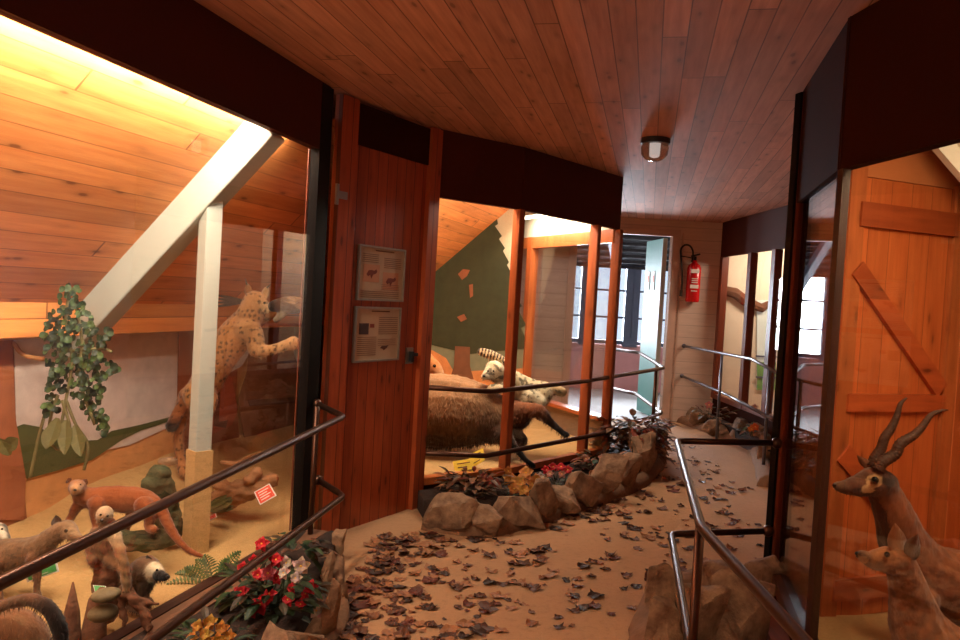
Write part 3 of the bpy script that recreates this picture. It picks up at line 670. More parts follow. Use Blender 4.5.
# ------------------------------------------------------------------ RAILINGS
R_ = .017
def rail(name, label, runs, posts, mat='rail', brackets=(), r=R_):
    c = Vector(runs[0][0]); ro = empty(name, (c.x, c.y, 0), label, 'railing')
    for run in runs:
        pts = [Vector(p) for p in run]; out = [pts[0]]
        for i in range(1, len(pts)-1):
            a = (pts[i-1]-pts[i]).normalized(); b = (pts[i+1]-pts[i]).normalized(); k = .045
            for t in (0, .5, 1): out.append((pts[i]+a*k).lerp(pts[i]+b*k, t)+((pts[i]-(pts[i]+a*k).lerp(pts[i]+b*k, .5))*.5 if t == .5 else Vector()))
        out.append(pts[-1]); MB().tube(out, r, 12).build('handrail', mat, ro, smooth=True)
    for p, q in posts: MB().tube([p, q], r*.95, 12).build('railing_post', mat, ro, smooth=True)
    for p in brackets: MB().ball(p, .03).build('bracket', mat, ro, smooth=True)
    return ro
ZU, ZL = .80, .36
e1 = at_y(344, 415, 4.25); e2 = at_y(344, 496, 4.25)
e1.z = .80; 
s1 = at_y(0, 583, 1.75); s1n = s1+(s1-e1)*.35
l1 = at_y(150, 641, 2.45); l1n = l1+(l1-e2)*.55
w1 = at_y(317, 404, 4.45); w2 = at_y(318, 480, 4.45)
pu = e1.lerp(s1, .115)
po = at_y(318, 440, e1.y-.12)
po = Vector((e1.x+(s1.x-e1.x)*.06, e1.y+(s1.y-e1.y)*.06, 0))
rail('guard_railing', 'dark two-bar handrail along the left display case, bent at its far end', [[w1, e1, s1, s1n], [w2, e2, l1, l1n]], [((w1.x+.02, w1.y-.1, 0), (w1.x+.02, w1.y-.1, w1.z))], brackets=[w1, w2])
mu = [at_y(419, 387, 5.42), at_y(491, 391.5, 5.62), at_y(587, 381, 6.7), at_y(664, 368, 8.0), at_y(640, 353, 9.0), at_y(612, 349, 9.5)]
ml = [at_y(414, 452.5, 5.42), at_y(485, 456, 5.62), at_y(600, 434, 6.7), at_y(662, 413, 8.0), at_y(636, 394, 9.0), at_y(610, 388, 9.5)]
pm = mu[3].lerp(mu[2], .12)
rail('guard_railing', 'dark two-bar handrail bending around the middle display case', [mu, ml], [((pm.x, pm.y, 0), (pm.x, pm.y, pm.z))], brackets=[mu[0], ml[0]], r=.019)
ru = [at_y(777, 443, 3.98), at_y(677, 441, 4.0), at_y(701, 527, 2.45), at_y(803, 640, 1.62)]; ru.append(ru[3]+(ru[3]-ru[2])*.8)
rl = [at_y(768, 531, 3.98), at_y(671, 534, 3.95), at_y(690, 645, 2.6)]; rl.append(rl[2]+Vector((.0, -1.2, 0)))
rp_ = ru[2]
rail('guard_railing', 'dark two-bar handrail in right foreground before the antelope display', [ru, rl], [((rp_.x, rp_.y+.01, 0), (rp_.x, rp_.y+.01, rp_.z))], brackets=[ru[0], rl[0]], r=.0165)
fu = [at_y(684, 346, 10.17), at_y(752, 359, 8.0), at_y(779, 374, 6.9)]; fl = [at_y(682, 376, 10.17), at_y(728, 395, 8.8), at_y(772, 419, 7.0)]
fp = fu[0].lerp(fu[1], .62); fq = fu[1].lerp(fu[2], .7)
rail('guard_railing', 'grey two-bar handrail fixed to the far wall beside the far display', [fu, fl], [((fp.x, fp.y, 0), (fp.x, fp.y, fp.z)), ((fq.x, fq.y, 0), (fq.x, fq.y, fq.z))], 'railgrey', [fu[0], fl[0]])
# ------------------------------------------------------------------ ceiling lamp
cl = at_z(655, 146, ZC-.05); lo = empty('ceiling_lamp', (cl.x, cl.y, ZC-.002), 'round glass ceiling lamp with dark base on the plank ceiling', 'lamp')
def lathe(c, prof, seg=24):
    vs = []; fs = []
    for r, z in prof:
        for k in range(seg): a = 2*math.pi*k/seg; vs.append((c[0]+r*math.cos(a), c[1]+r*math.sin(a), c[2]+z))
    for i in range(len(prof)-1):
        for k in range(seg): fs.append((i*seg+k, i*seg+(k+1) % seg, (i+1)*seg+(k+1) % seg, (i+1)*seg+k))
    return MB().add(vs, fs)
lathe((cl.x, cl.y, ZC-.002), [(.001, 0), (.10, 0), (.10, -.035), (.001, -.036)]).build('base', 'rubber', lo, smooth=False)
gm, nt_, b_n = new_mat('lamp_glass'); b_n.inputs['Base Color'].default_value = (*lin(200, 170, 150), 1); b_n.inputs['Transmission Weight'].default_value = .7; b_n.inputs['Roughness'].default_value = .12
lathe((cl.x, cl.y, ZC-.036), [(.088, 0), (.095, -.03), (.088, -.075), (.06, -.105), (.03, -.118), (.001, -.12)]).build('glass_shade', gm, lo, smooth=True)
MB().tube([(cl.x, cl.y, ZC-.04), (cl.x, cl.y, ZC-.10)], .025, 10).build('bulb', plain('cfl_bulb', lin(235, 235, 240), .3, emit=(.9, .95, 1), es=1.2), lo, smooth=True)
# ------------------------------------------------------------------ fire extinguisher
def yf(px, py, d=.08): return at_y(px, py, YF-d)
eb = yf(692, 302); et = yf(691, 264)
ex = empty('fire_extinguisher', (eb.x, eb.y, eb.z), 'red fire extinguisher with black hose hung on the far plank wall', 'fire extinguisher')
rr = .088; hh = et.z-eb.z
lathe((eb.x, eb.y, eb.z), [(.001, 0), (rr*.9, 0), (rr, .02), (rr, hh-.05), (rr*.8, hh-.01), (rr*.35, hh+.02), (.03, hh+.05), (.001, hh+.05)]).build('cylinder', 'red', ex, smooth=True); cyl = bpy.data.objects['cylinder']
MB().box((eb.x, eb.y, eb.z+hh+.07), (.03, .05, .06)).bar((eb.x-.05, eb.y, eb.z+hh+.10), (eb.x+.05, eb.y-.06, eb.z+hh+.13), .02).build('valve', 'rubber', ex)
for z0, z1, w_ in ((hh*.76, hh*.86, .13), (hh*.36, hh*.45, .13), (hh*.60, hh*.62, .1), (hh*.55, hh*.57, .1), (hh*.50, hh*.52, .1), (hh*.28, hh*.30, .1)):
    MB().bar((eb.x-w_/2+.005, eb.y-rr*.98, eb.z+(z0+z1)/2), (eb.x+w_/2-.02, eb.y-rr*.98, eb.z+(z0+z1)/2), .012, z1-z0).build('label_print', 'paper', cyl)
HP = [yf(692, 262), yf(693, 252), yf(690, 246), yf(685, 245), yf(681, 249), yf(681, 256), yf(682, 270), yf(682, 284), yf(681, 294)]
q = catmull([tuple(p) for p in HP], 5); MB().tube(q, .012, 8).build('hose', 'rubber', ex, smooth=True); hs = bpy.data.objects['hose']
MB().tube([yf(681, 256), yf(692, 258)], .008, 6).build('hose_clip', 'rubber', hs)
MB().tube([HP[-1]+Vector((0, 0, .05)), HP[-1]-Vector((0, 0, .03))], [.018, .024], 8).build('nozzle', 'rubber', hs)
MB().fbox((Vector((eb.x, YF, 0)), Vector((1, 0, 0)), Vector((0, -1, 0))), -.03, .03, 0, .02, eb.z+.2, eb.z+hh).build('wall_bracket', 'metal', ex)
#PART2

# ================================================================== ROCKS
def rock(name, label, base, w, h, d=None, rz=0, tilt=(0, 0), seed=0, group=None, sharp=.5, cat='rock', mat='rock', sink=.02):
    rr = random.Random(seed); d = d or w*.7; bm = bmesh.new(); pts = []
    for i in range(15):
        v = Vector((rr.uniform(-1, 1), rr.uniform(-1, 1), rr.uniform(-1, 1))); v = v/max(abs(v.x), abs(v.y), abs(v.z))*(1-.3*rr.random()) if i % 2 else v.normalized()
        pts.append(bm.verts.new((v.x*w/2, v.y*d/2, v.z*h/2)))
    bmesh.ops.convex_hull(bm, input=bm.verts)
    loose = [v for v in bm.verts if not v.link_faces]; bmesh.ops.delete(bm, geom=loose, context='VERTS')
    bmesh.ops.bevel(bm, geom=bm.edges[:], offset=min(w, h, d)*.045, segments=1, affect='EDGES', clamp_overlap=True)
    bmesh.ops.triangulate(bm, faces=bm.faces)
    bmesh.ops.subdivide_edges(bm, edges=[e for e in bm.edges if e.calc_length() > max(w, h)*.15], cuts=3, use_grid_fill=True); bmesh.ops.triangulate(bm, faces=bm.faces)
    s_ = max(w, h)
    for v in bm.verts:
        n = v.co.normalized(); v.co += n*s_*(.05*noise.noise(v.co*(4/s_)+Vector((seed, 0, 0)))+.025*noise.noise(v.co*(14/s_)+Vector((seed, 5, 0))))
    me = bpy.data.meshes.new(name); bm.to_mesh(me); bm.free(); me.materials.append(M[mat]); me.polygons.foreach_set('use_smooth', [True]*len(me.polygons))
    me.set_sharp_from_angle(angle=.45)
    o = bpy.data.objects.new(name, me); C.objects.link(o); o.location = Vector(base)+Vector((0, 0, h/2-sink)); o.rotation_euler = (tilt[0], tilt[1], rz)
    return tag(o, label, cat, group)
def rock_px(px, py, wp, hp, label, seed, group, tilt=(0, 0), sharp=.6, push=.0):
    b = at_z(px, py, 0); k = b.y/F; b.y += wp*k*.3+push
    return rock('edging_rock', label, (b.x, b.y, 0), wp*k*1.2, hp*k*1.08, min(wp*k*.8, .3), (seed % 5-2)*.25, tilt, seed, group, sharp)
G1 = 'rocks edging the middle planter'
mids = [(448, 536, 62, 40, 'large rounded brown rock at near left end of middle planter', (0, 0)), (486, 538, 34, 36, 'arched rock second from left end of middle planter', (0, .2)), (517, 531, 46, 40, 'broad low rock under the orange flowers, middle planter', (0, 0)),
        (543, 524, 26, 52, 'tall narrow leaning rock right of the orange flowers', (0, -.35)), (562, 517, 38, 30, 'flat-topped rock below the red ribboned flowers', (0, .1)), (583, 511, 36, 42, 'angular rock left of the tallest slab in middle planter', (0, .2)),
        (606, 503, 26, 56, 'tallest slanting slab rock of the middle planter', (0, .45)), (628, 494, 32, 44, 'rock right of the tallest slab, middle planter', (0, -.2)), (646, 482, 30, 50, 'reddish upright rock at the outer corner of middle planter', (0, .1)), (657, 466, 22, 42, 'rock at far outer corner below the railing post', (0, 0)), (654, 450, 20, 26, 'small rearmost rock of middle planter', (0, 0))]
for i, (x, y, w_, h_, lb, tl) in enumerate(mids): rock_px(x, y, w_, h_, lb, 11+i, G1, tl)
G2 = 'rocks edging the left planter'
lefts = [(335, 562, 14, 36, 'pale upright slab by the plank door, left planter', (0, .15)), (325, 598, 12, 52, 'tall thin slab against the left railing post', (0, .1)), (341, 604, 10, 32, 'small leaning slab at outer edge of left planter', (0, -.3)), (328, 640, 20, 62, 'nearest broad upright slab of the left planter', (0, .12)), (300, 668, 44, 44, 'low rock at bottom edge below the red flowers', (0, 0)), (268, 684, 56, 52, 'rounded rock at bottom edge beside the yellow flowers', (0, 0))]
for i, (x, y, w_, h_, lb, tl) in enumerate(lefts): rock_px(x, y, w_, h_, lb, 41+i, G2, tl)
G3 = 'rocks edging the right planter'
rights = [(664, 622, 34, 58, 'upright reddish rock left of the right railing post', (0, 0)), (662, 670, 40, 72, 'rock at bottom edge under the right lower handrail', (0, 0)), (724, 612, 66, 50, 'dark flat rock behind the right railing post', (0, 0)), (744, 668, 60, 92, 'reddish block rock between right railing and ledge', (0, .1)), (704, 672, 52, 84, 'rock at bottom edge right of the railing post', (0, -.1)), (764, 618, 50, 60, 'rock touching the right display case ledge', (0, 0)), (694, 634, 34, 44, 'rock between the post foot and the dark flat rock, right planter', (0, .1)), (700, 612, 24, 30, 'small rock behind the right railing post', (0, 0))]
for i, (x, y, w_, h_, lb, tl) in enumerate(rights): rock_px(x, y, w_, h_, lb, 61+i, G3, tl)
G4 = 'rocks edging the far planter'
fars = [(681, 422, 14, 22, 'whitish upright rock nearest the far wall', (0, 0)), (691, 424, 9, 18, 'slim pale rock beside the whitish upright one', (0, .2)), (703, 430, 26, 20, 'broad pale rock in far planter', (0, 0)), (714, 437, 18, 18, 'grey-brown rock left of far railing post', (0, .2)), (730, 440, 20, 22, 'brown rock below far railing post', (0, -.2)), (744, 444, 22, 24, 'pale leaning rock in the far planter', (0, .4)), (758, 452, 22, 28, 'brown rock under the orange flower, far planter', (0, -.2)), (766, 466, 18, 34, 'nearest rock of far planter beside the brown post', (0, 0))]
for i, (x, y, w_, h_, lb, tl) in enumerate(fars): rock_px(x, y, w_, h_, lb, 81+i, G4, tl)
def soil(name, pts, z=.13):
    P = [Vector((*p, z)) for p in pts]; c = sum(P, Vector())/len(P); mb = MB(); vs = [c+Vector((0, 0, .03))]; per = []
    for i in range(len(P)):
        for j in range(6): per.append(P[i].lerp(P[(i+1) % len(P)], j/6))
    n = len(per)
    for k in (1, 2, 3, 4):
        for p in per: q = c.lerp(p, k/4); vs.append(Vector((q.x, q.y, z+.03*noise.noise(q*9))))
    vs += [Vector((p.x, p.y, 0)) for p in per]
    fs = [(0, 1+i, 1+(i+1) % n) for i in range(n)]+[(1+k*n+i, 1+(k+1)*n+i, 1+(k+1)*n+(i+1) % n, 1+k*n+(i+1) % n) for k in range(4) for i in range(n)]
    mb.add(vs, fs); mb.build(name, 'soil', smooth=True, kind='structure')
M['mortar'] = plain('earth_mortar', lin(128, 92, 66), .95, 0, 30, .4, .8)
def kerb(name, specs, r):
    P = []
    for x, y in specs: q = at_z(x, y, 0); q.y += .09; q.z = .0; P.append(tuple(q))
    q = catmull(P, 5); mb = MB(); mb.tube([Vector(a) for a in q], [r*(1+.25*noise.noise(Vector(a)*9)) for a in q], 10); mb.build(name, 'mortar', smooth=True, kind='structure')
kerb('trim_3', [(430, 530), (448, 534), (486, 536), (517, 529), (543, 522), (562, 515), (583, 509), (606, 501), (628, 492), (646, 480), (657, 464), (655, 450)], .10)
kerb('trim_4', [(334, 560), (335, 590), (338, 630), (310, 665), (250, 690)], .035)
kerb('trim_5', [(765, 604), (724, 596), (690, 604), (664, 622), (660, 660), (668, 720)], .12)
kerb('trim_6', [(681, 422), (703, 430), (730, 440), (758, 452), (766, 466), (772, 490)], .09)
soil('planter_soil', [(-.36, 5.36), (B[0], B[1]-.08), (Cc[0]+.02, Cc[1]-.06), (Dd[0]+.05, Dd[1]), (1.45, 7.6), (1.72, 7.5), (1.42, 6.5), (.95, 5.85), (.5, 5.35), (.1, 5.18), (-.3, 5.12)])
soil('planter_soil', [(-.99, 4.4), (-.74, 4.4), (-.68, 3.5), (-.72, 2.2), (-.8, 1.0), (-1.70, 1.0), (LX(2.5)+.1, 2.5)], .1)
soil('planter_soil', [(1.5, 3.95), (1.1, 3.95), (.82, 3.5), (.76, 2.6), (.76, 1.6), (1.38, 1.6), (1.34, 3.0)], .07)
soil('planter_soil', [(3.06, 10.1), (2.86, 10.1), (2.98, 9.0), (3.0, 8.0), (2.86, 7.2), (3.14, 7.0)], .16)
# ================================================================== FALLEN LEAVES
def leaf_mesh(seed):
    rr = random.Random(seed); n = 15; mb = MB(); R = []
    for i in range(n):
        a = 2*math.pi*i/n; R.append((1.0 if i % 3 == 0 else .74+.2*rr.random())*(1.1 if i < 3 else .9)*(1+.15*rr.uniform(-1, 1)))
    cu = rr.uniform(.15, .6); dr_ = rr.uniform(0, 3); cc = lin(*rr.choice([(104, 60, 38), (80, 44, 28), (132, 80, 50), (92, 42, 28), (60, 36, 26), (150, 98, 64)]))
    vs = [(0, 0, .06)]
    for k in (.5, 1):
        for i in range(n):
            a = 2*math.pi*i/n; x = R[i]*k*math.cos(a); y = R[i]*k*math.sin(a); z = cu*(x*math.cos(dr_)+y*math.sin(dr_))**2+.12*rr.uniform(-1, 1)*k
            vs.append((x*.05, y*.045, max(.0, z*.05)+.002))
    vs[0] = (0, 0, .004)
    fs = [(0, 1+i, 1+(i+1) % n) for i in range(n)]+[(1+i, 1+n+i, 1+n+(i+1) % n, 1+(i+1) % n) for i in range(n)]
    mb.add(vs, fs, cc); return mb
protos = [leaf_mesh(200+i).build('fallen_leaf', 'leaf', label='dry brown fallen leaf lying on the dusty corridor floor', cat='leaf', group='dry leaves on corridor floor') for i in range(10)]
def interp(tab, y):
    for (a, b), (c, d) in zip(tab, tab[1:]):
        if a <= y <= c: return b+(d-b)*(y-a)/(c-a)
    return tab[-1][1] if y > tab[-1][0] else tab[0][1]
LEFT = [(2.6, -.6), (3.7, -.6), (4.5, -.55), (4.8, -.38), (4.92, -.1), (5.0, .2), (5.3, .55), (5.9, 1.02), (6.8, 1.5), (7.9, 1.85), (9, 2.0)]
RIGHT = [(2.6, .66), (3.4, .7), (3.9, 1.0), (4.2, 1.6), (6, 2.4), (8, 2.5), (9, 2.6)]
rl_ = random.Random(5); spots = []
while len(spots) < 300:
    y = 2.8+6*rl_.random()**1.25; a, b = interp(LEFT, y), interp(RIGHT, y)
    u = rl_.random()**(1.9 if y < 6.5 else 1.2); x = a+.04+(b-a-.08)*u
    if noise.noise(Vector((x*1.6, y*1.6, 3))) < -.12+.3*rl_.random()*u: 
        if rl_.random() < .75: continue
    spots.append((x, y))
for i in range(70): spots.append((rl_.uniform(-.58, -.15), rl_.uniform(3.5, 4.75)))
for i in range(40): t = rl_.random(); y = 4.9+t*2.2; spots.append((interp(LEFT, y)+rl_.random()*.16, y))
rl_.shuffle(spots); spots = spots[:400]
spots.sort(key=lambda p: p[1])
for i, (x, y) in enumerate(spots[:300]):
    o = protos[i] if i < 10 else protos[rl_.randrange(10)].copy()
    if i >= 10: C.objects.link(o)
    o.location = (x, y, .001+.004*rl_.random()); o.rotation_euler = (rl_.uniform(-.15, .15), rl_.uniform(-.15, .15), rl_.uniform(0, 6.28)); k = rl_.uniform(.6, 1.2); o.scale = (k, k, k)
mb = MB()
for (x, y) in spots[300:]+[(rl_.uniform(-.6, 2), rl_.uniform(3, 8)) for _ in range(500)]+[(-.58+.9*rl_.random()**2.5, rl_.uniform(3.1, 4.9)) for _ in range(260)]:
    src = leaf_mesh(rl_.randrange(400, 440)); k = rl_.uniform(.25, .9); a = rl_.uniform(0, 6.28); Rz = Matrix.Rotation(a, 3, 'Z')
    if not (interp(LEFT, y) < x < interp(RIGHT, y)): continue
    mb.add([Rz @ (v*k)+Vector((x, y, .001)) for v in src.v], src.f, src.c[0])
mb.build('leaf_litter', 'leaf', label='small crumbled dry leaf fragments scattered along the corridor floor', cat='leaf litter', kind='stuff')
# ================================================================== PLANTS
def leaf_blade(mb, p, d, up, L, W, col, fold=.25, curl=.3, n=4):
    d = d.normalized(); x = d.cross(up); x = x.normalized() if x.length > .01 else Vector((1, 0, 0)); u = x.cross(d)
    vs = []; 
    for i in range(n+1):
        t = i/n; wv = W*math.sin(math.pi*min(.98, t*.92+.06))**.8*.5; c = p+d*L*t-u*curl*L*t*t
        vs += [c-x*wv+u*wv*fold, c, c+x*wv+u*wv*fold]
    fs = []
    for i in range(n): k = 3*i; fs += [(k, k+1, k+4, k+3), (k+1, k+2, k+5, k+4)]
    mb.add(vs, fs, col)
def blossom(c, nrm, r, col, cc, parent, seed, petals=5, two=True):
    rr = random.Random(seed); nrm = nrm.normalized(); x = nrm.cross(Vector((.3, .2, 1))).normalized(); y = nrm.cross(x); mb = MB()
    for ring in range(2 if two else 1):
        for i in range(petals):
            a = 2*math.pi*(i+.5*ring)/petals+rr.uniform(-.15, .15); d = (x*math.cos(a)+y*math.sin(a))+nrm*(.25+.5*ring)
            leaf_blade(mb, c+nrm*.004*ring, d, nrm, r*(1-.25*ring), r*.85, tuple(q*rr.uniform(.8, 1.15) for q in col), .3, .35, 3)
    o = mb.build('blossom', 'petal', parent); 
    MB().ball(c+nrm*r*.12, r*.16, seg=8, ring=5, col=cc).build('flower_centre', 'petal', o, smooth=True)
    return o
def plant(name, label, c, rad, hgt, nleaf, lcols, LL_, blossoms, seed, cat='plant', group=None):
    rr = random.Random(seed); root = empty(name, c, label, cat, group); c = Vector(c); mb = MB()
    for i in range(nleaf):
        a = rr.uniform(0, 6.28); r_ = rad*math.sqrt(rr.random()); p = c+Vector((math.cos(a)*r_*.9, math.sin(a)*r_*.7, hgt*rr.uniform(.1, .85)))
        d = Vector((math.cos(a), math.sin(a), rr.uniform(-.2, .9))); col = lin(*rr.choice(lcols)); f = rr.uniform(.7, 1.2)
        leaf_blade(mb, p, d, Vector((0, 0, 1)), LL_*rr.uniform(.6, 1.2), LL_*.5*rr.uniform(.7, 1.2), tuple(q*f for q in col), .2, rr.uniform(.1, .7))
    mb.build('foliage', 'leaf', root)
    st = MB()
    for k, b in enumerate(blossoms):
        p, r, col = b[:3]; p = Vector(p); n_ = Vector((rr.uniform(-.5, .5), -1, rr.uniform(.2, .9)))
        blossom(p, n_, r*.85, tuple(PD*q for q in lin(*col)), lin(*(b[3] if len(b) > 3 else (230, 180, 80))), root, seed*31+k)
        q = c+Vector((rr.uniform(-.3, .3)*rad, rr.uniform(-.3, .3)*rad, 0)); st.tube([q, q.lerp(p, .5)+Vector((0, 0, .02)), p-n_.normalized()*.01], .003, 5)
    if blossoms: st.build('stems', 'moss', root)
    return root
DG = [(40, 58, 34), (30, 42, 28), (56, 70, 40), (64, 50, 34)]
RED, PINK, PALE = (226, 30, 44), (232, 110, 120), (236, 204, 184)
def bl(Y, L): return [(at_y(x, y, Y+dy), r*Y/F, c) for x, y, dy, r, c in L]
plant('flower_bush', 'artificial bush of red and pale pink flowers under the left handrail', at_y(272, 618, 3.32), .22, .22, 110, DG, .09, bl(3.3, [(262, 544, -.02, 9, RED), (243, 568, 0, 8, RED), (276, 560, 0, 9, RED), (286, 563, .02, 9, PALE), (301, 566, 0, 11, PALE), (268, 573, -.03, 10, PINK), (258, 575, 0, 8, RED), (241, 592, 0, 10, RED), (311, 587, -.02, 9, RED), (260, 605, -.08, 12, RED), (288, 600, -.04, 8, RED), (301, 604, -.03, 8, RED), (316, 611, -.03, 9, PALE), (277, 578, 0, 8, RED), (252, 612, -.1, 8, RED), (284, 573, -.05, 8, PALE), (296, 578, -.03, 8, PALE), (306, 594, -.03, 7, RED), (270, 594, -.06, 9, RED), (292, 588, -.05, 7, RED), (322, 600, 0, 7, PALE), (232, 600, 0, 8, RED), (254, 560, .05, 7, RED)]), 3, 'flowers')
plant('flower_bush', 'yellow flower cluster at bottom edge beneath the left handrail', at_y(210, 655, 2.8), .13, .12, 40, DG, .07, bl(2.75, [(198, 626, 0, 8, (232, 160, 66)), (210, 622, 0, 9, (240, 170, 70)), (222, 628, 0, 9, (236, 160, 70)), (230, 636, 0, 8, (226, 150, 60)), (206, 634, -.05, 9, (240, 176, 80)), (218, 640, -.05, 9, (236, 164, 70)), (192, 638, 0, 8, (222, 146, 60))]), 4, 'flowers')
BR = [(112, 74, 48), (90, 56, 38), (134, 84, 52), (74, 56, 34), (110, 50, 36)]
plant('dried_bush', 'dried brown leafy bush in middle planter in front of yellow cards', at_y(472, 500, 5.38), .24, .22, 150, BR, .09, bl(5.3, [(490, 481, 0, 6, (176, 80, 62)), (484, 476, 0, 5, (150, 70, 54)), (497, 484, 0, 5, (186, 96, 70))]), 5)
plant('flower_bush', 'orange-yellow flowers in middle planter beside dried brown bush', at_y(520, 500, 5.45), .14, .10, 34, DG, .07, bl(5.42, [(510, 479, 0, 9, (240, 160, 76)), (520, 482, -.04, 9, (246, 174, 90)), (526, 473, 0, 9, (250, 180, 100)), (532, 484, 0, 8, (240, 168, 84)), (514, 489, -.04, 8, (236, 150, 70)), (524, 490, -.06, 8, (244, 166, 80)), (508, 471, 0, 6, (214, 130, 60)), (536, 479, 0, 7, (226, 150, 80))]), 6, 'flowers')
plant('flower_bush', 'dark bush with red blossoms behind the flat-topped rock', at_y(556, 492, 5.85), .17, .12, 60, DG[:2]+BR[:1], .08, bl(5.8, [(546, 470, 0, 6, RED), (553, 467, 0, 6, (200, 30, 36)), (561, 467, 0, 6, RED), (568, 470, 0, 6, (210, 40, 40)), (541, 476, 0, 5, PALE), (550, 474, -.03, 5, (220, 150, 130)), (562, 474, -.03, 5, (200, 130, 110))]), 7, 'flowers')
plant('flower_bush', 'small dusky pink flowers below the corner of the middle case', at_y(600, 476, 6.3), .22, .22, 90, BR+DG[:1], .08, bl(6.2, [(594, 462, 0, 5, (210, 150, 120)), (602, 458, 0, 5, (216, 160, 130)), (608, 462, 0, 6, (222, 170, 140)), (586, 459, 0, 5, (190, 120, 90)), (598, 468, 0, 5, (196, 130, 104)), (614, 464, 0, 5, (220, 190, 160))]), 8, 'flowers')
plant('dried_bush', 'large brown-leaved bush at the outer end of middle planter', at_y(632, 458, 7.0), .34, .42, 300, BR, .13, bl(7.0, [(640, 436, 0, 5, (236, 90, 80)), (645, 432, 0, 5, (240, 110, 100)), (648, 438, 0, 5, (226, 60, 60)), (641, 430, 0, 4, PALE)]), 9)
mb = MB(); cpt = at_y(630, 425, 7.3); rt = empty('curled_leaf_plant', at_y(632, 440, 7.3), 'plant with big curled olive leaves before the doorway', 'plant'); rr = random.Random(4)
for i in range(12):
    a = rr.uniform(0, 6.28); leaf_blade(mb, cpt+Vector((rr.uniform(-.12, .12), rr.uniform(-.1, .1), rr.uniform(-.1, .05))), Vector((math.cos(a), math.sin(a)*.5, rr.uniform(.1, .9))), Vector((0, 0, 1)), .2, .12, lin(*rr.choice([(118, 112, 62), (90, 88, 50), (140, 110, 70)])), .4, .7, 6)
mb.build('foliage', 'leaf', rt)
plant('flower_bush', 'pink flower among grey-green leaves in far planter', at_y(712, 418, 8.9), .22, .14, 34, DG+BR, .09, bl(8.7, [(709, 405, 0, 5, (236, 140, 130)), (755, 407, .2, 4, (240, 190, 180))]), 12, 'flowers')
plant('flower_bush', 'orange flower by the nearest rocks of far planter', at_y(752, 436, 7.5), .12, .12, 24, DG+BR, .08, bl(7.3, [(755, 427, 0, 5, (240, 110, 40)), (751, 429, 0, 4, (236, 130, 50))]), 13, 'flowers')
plant('dried_bush', 'dark foliage at far end of left planter by black post', at_y(296, 560, 3.8), .14, .12, 50, DG+BR[:2], .08, [], 15)
# fern
rt = empty('fern', at_y(205, 592, 3.66), 'green fern on sand behind the glass of left display', 'fern'); rr = random.Random(9)
for (bx, by, ex_, ey_) in ((215, 590, 240, 552), (215, 590, 205, 555), (213, 592, 185, 568), (213, 592, 168, 584), (210, 595, 172, 598), (212, 596, 190, 606), (218, 590, 228, 560), (205, 588, 176, 574), (218, 592, 246, 566), (200, 592, 182, 590), (214, 590, 196, 560)):
    p = at_y(bx, by, 3.68+rr.uniform(-.05, .1)); q = at_y(ex_, ey_, 3.66+rr.uniform(-.12, .12)); m_ = p.lerp(q, .5)+Vector((0, 0, .04)); mb = MB(); n = 13
    pts = [p*(1-t)**2+m_*2*t*(1-t)+q*t*t for t in [i/n for i in range(n+1)]]; mb.tube(pts, .0018, 5, col=lin(60, 70, 34))
    for i in range(2, n+1):
        d = (pts[i]-pts[i-1]).normalized(); sd = d.cross(Vector((0, -1, .5))).normalized(); l_ = .045*math.sin(math.pi*min(.97, i/n*.85+.1))
        for sg in (-1, 1): leaf_blade(mb, pts[i], sd*sg+d*.5, Vector((0, -.5, 1)), l_, .014, lin(*rr.choice([(74, 92, 42), (58, 80, 40), (98, 108, 52)])), .1, .2, 2)
    mb.build('frond', 'leaf', rt)
# ivy
rt = empty('hanging_ivy', at_y(75, 400, 3.9), 'hanging round-leaved ivy in front of the pale sky backdrop', 'plant'); rr = random.Random(2); mb = MB()
def inpoly(x, y, P):
    c = False
    for (a, b), (d, e) in zip(P, P[1:]+P[:1]):
        if (b > y) != (e > y) and x < (d-a)*(y-b)/(e-b)+a: c = not c
    return c
IV = [[(62, 286), (78, 284), (90, 310), (92, 325), (112, 330), (110, 345), (98, 350), (118, 368), (118, 378), (106, 380), (100, 400), (110, 425), (104, 438), (92, 430), (84, 412), (70, 392), (58, 395), (58, 415), (44, 416), (42, 398), (48, 385), (45, 360), (42, 330), (55, 305)]]
cnt = 0
while cnt < 480:
    x = rr.uniform(40, 120); y = rr.uniform(284, 440)
    if not inpoly(x, y, IV[0]): continue
    cnt += 1; p = at_y(x, y, 3.9+rr.uniform(-.07, .1)); nr = Vector((rr.uniform(-.7, .7), -1, rr.uniform(-.2, .9))).normalized(); xx = nr.cross(Vector((0, 0, 1))).normalized(); yy = nr.cross(xx)
    r_ = rr.uniform(.012, .02); col = lin(*rr.choice([(40, 58, 30), (28, 42, 24), (56, 76, 38), (34, 48, 28), (70, 88, 48)])); k = 9
    mb.add([p-nr*r_*.2]+[p+(xx*math.cos(6.283*i/k)+yy*math.sin(6.283*i/k))*r_*(.8 if i == 0 else 1) for i in range(k)], [(0, 1+i, 1+(i+1) % k) for i in range(k)], col)
mb.build('foliage', 'leaf', rt)
mb = MB()
for P in ([(70, 290), (66, 320), (72, 360), (66, 400), (60, 430)], [(75, 300), (82, 340), (80, 380), (95, 425)], [(60, 352), (80, 350), (102, 349), (112, 352)], [(45, 414), (38, 440), (30, 478)], [(58, 395), (50, 420), (50, 440), (60, 450), (72, 440), (68, 425), (58, 428)], [(66, 400), (76, 425), (88, 445), (84, 470)], [(62, 400), (70, 430), (60, 448)]):
    mb.tube(catmull([tuple(at_y(x, y, 3.92)) for x, y in P], 5), .008, 7)
mb.build('stem', plain('olive_stem', lin(112, 102, 62), .7, 0, 30, .3), rt, smooth=True)
mb = MB()
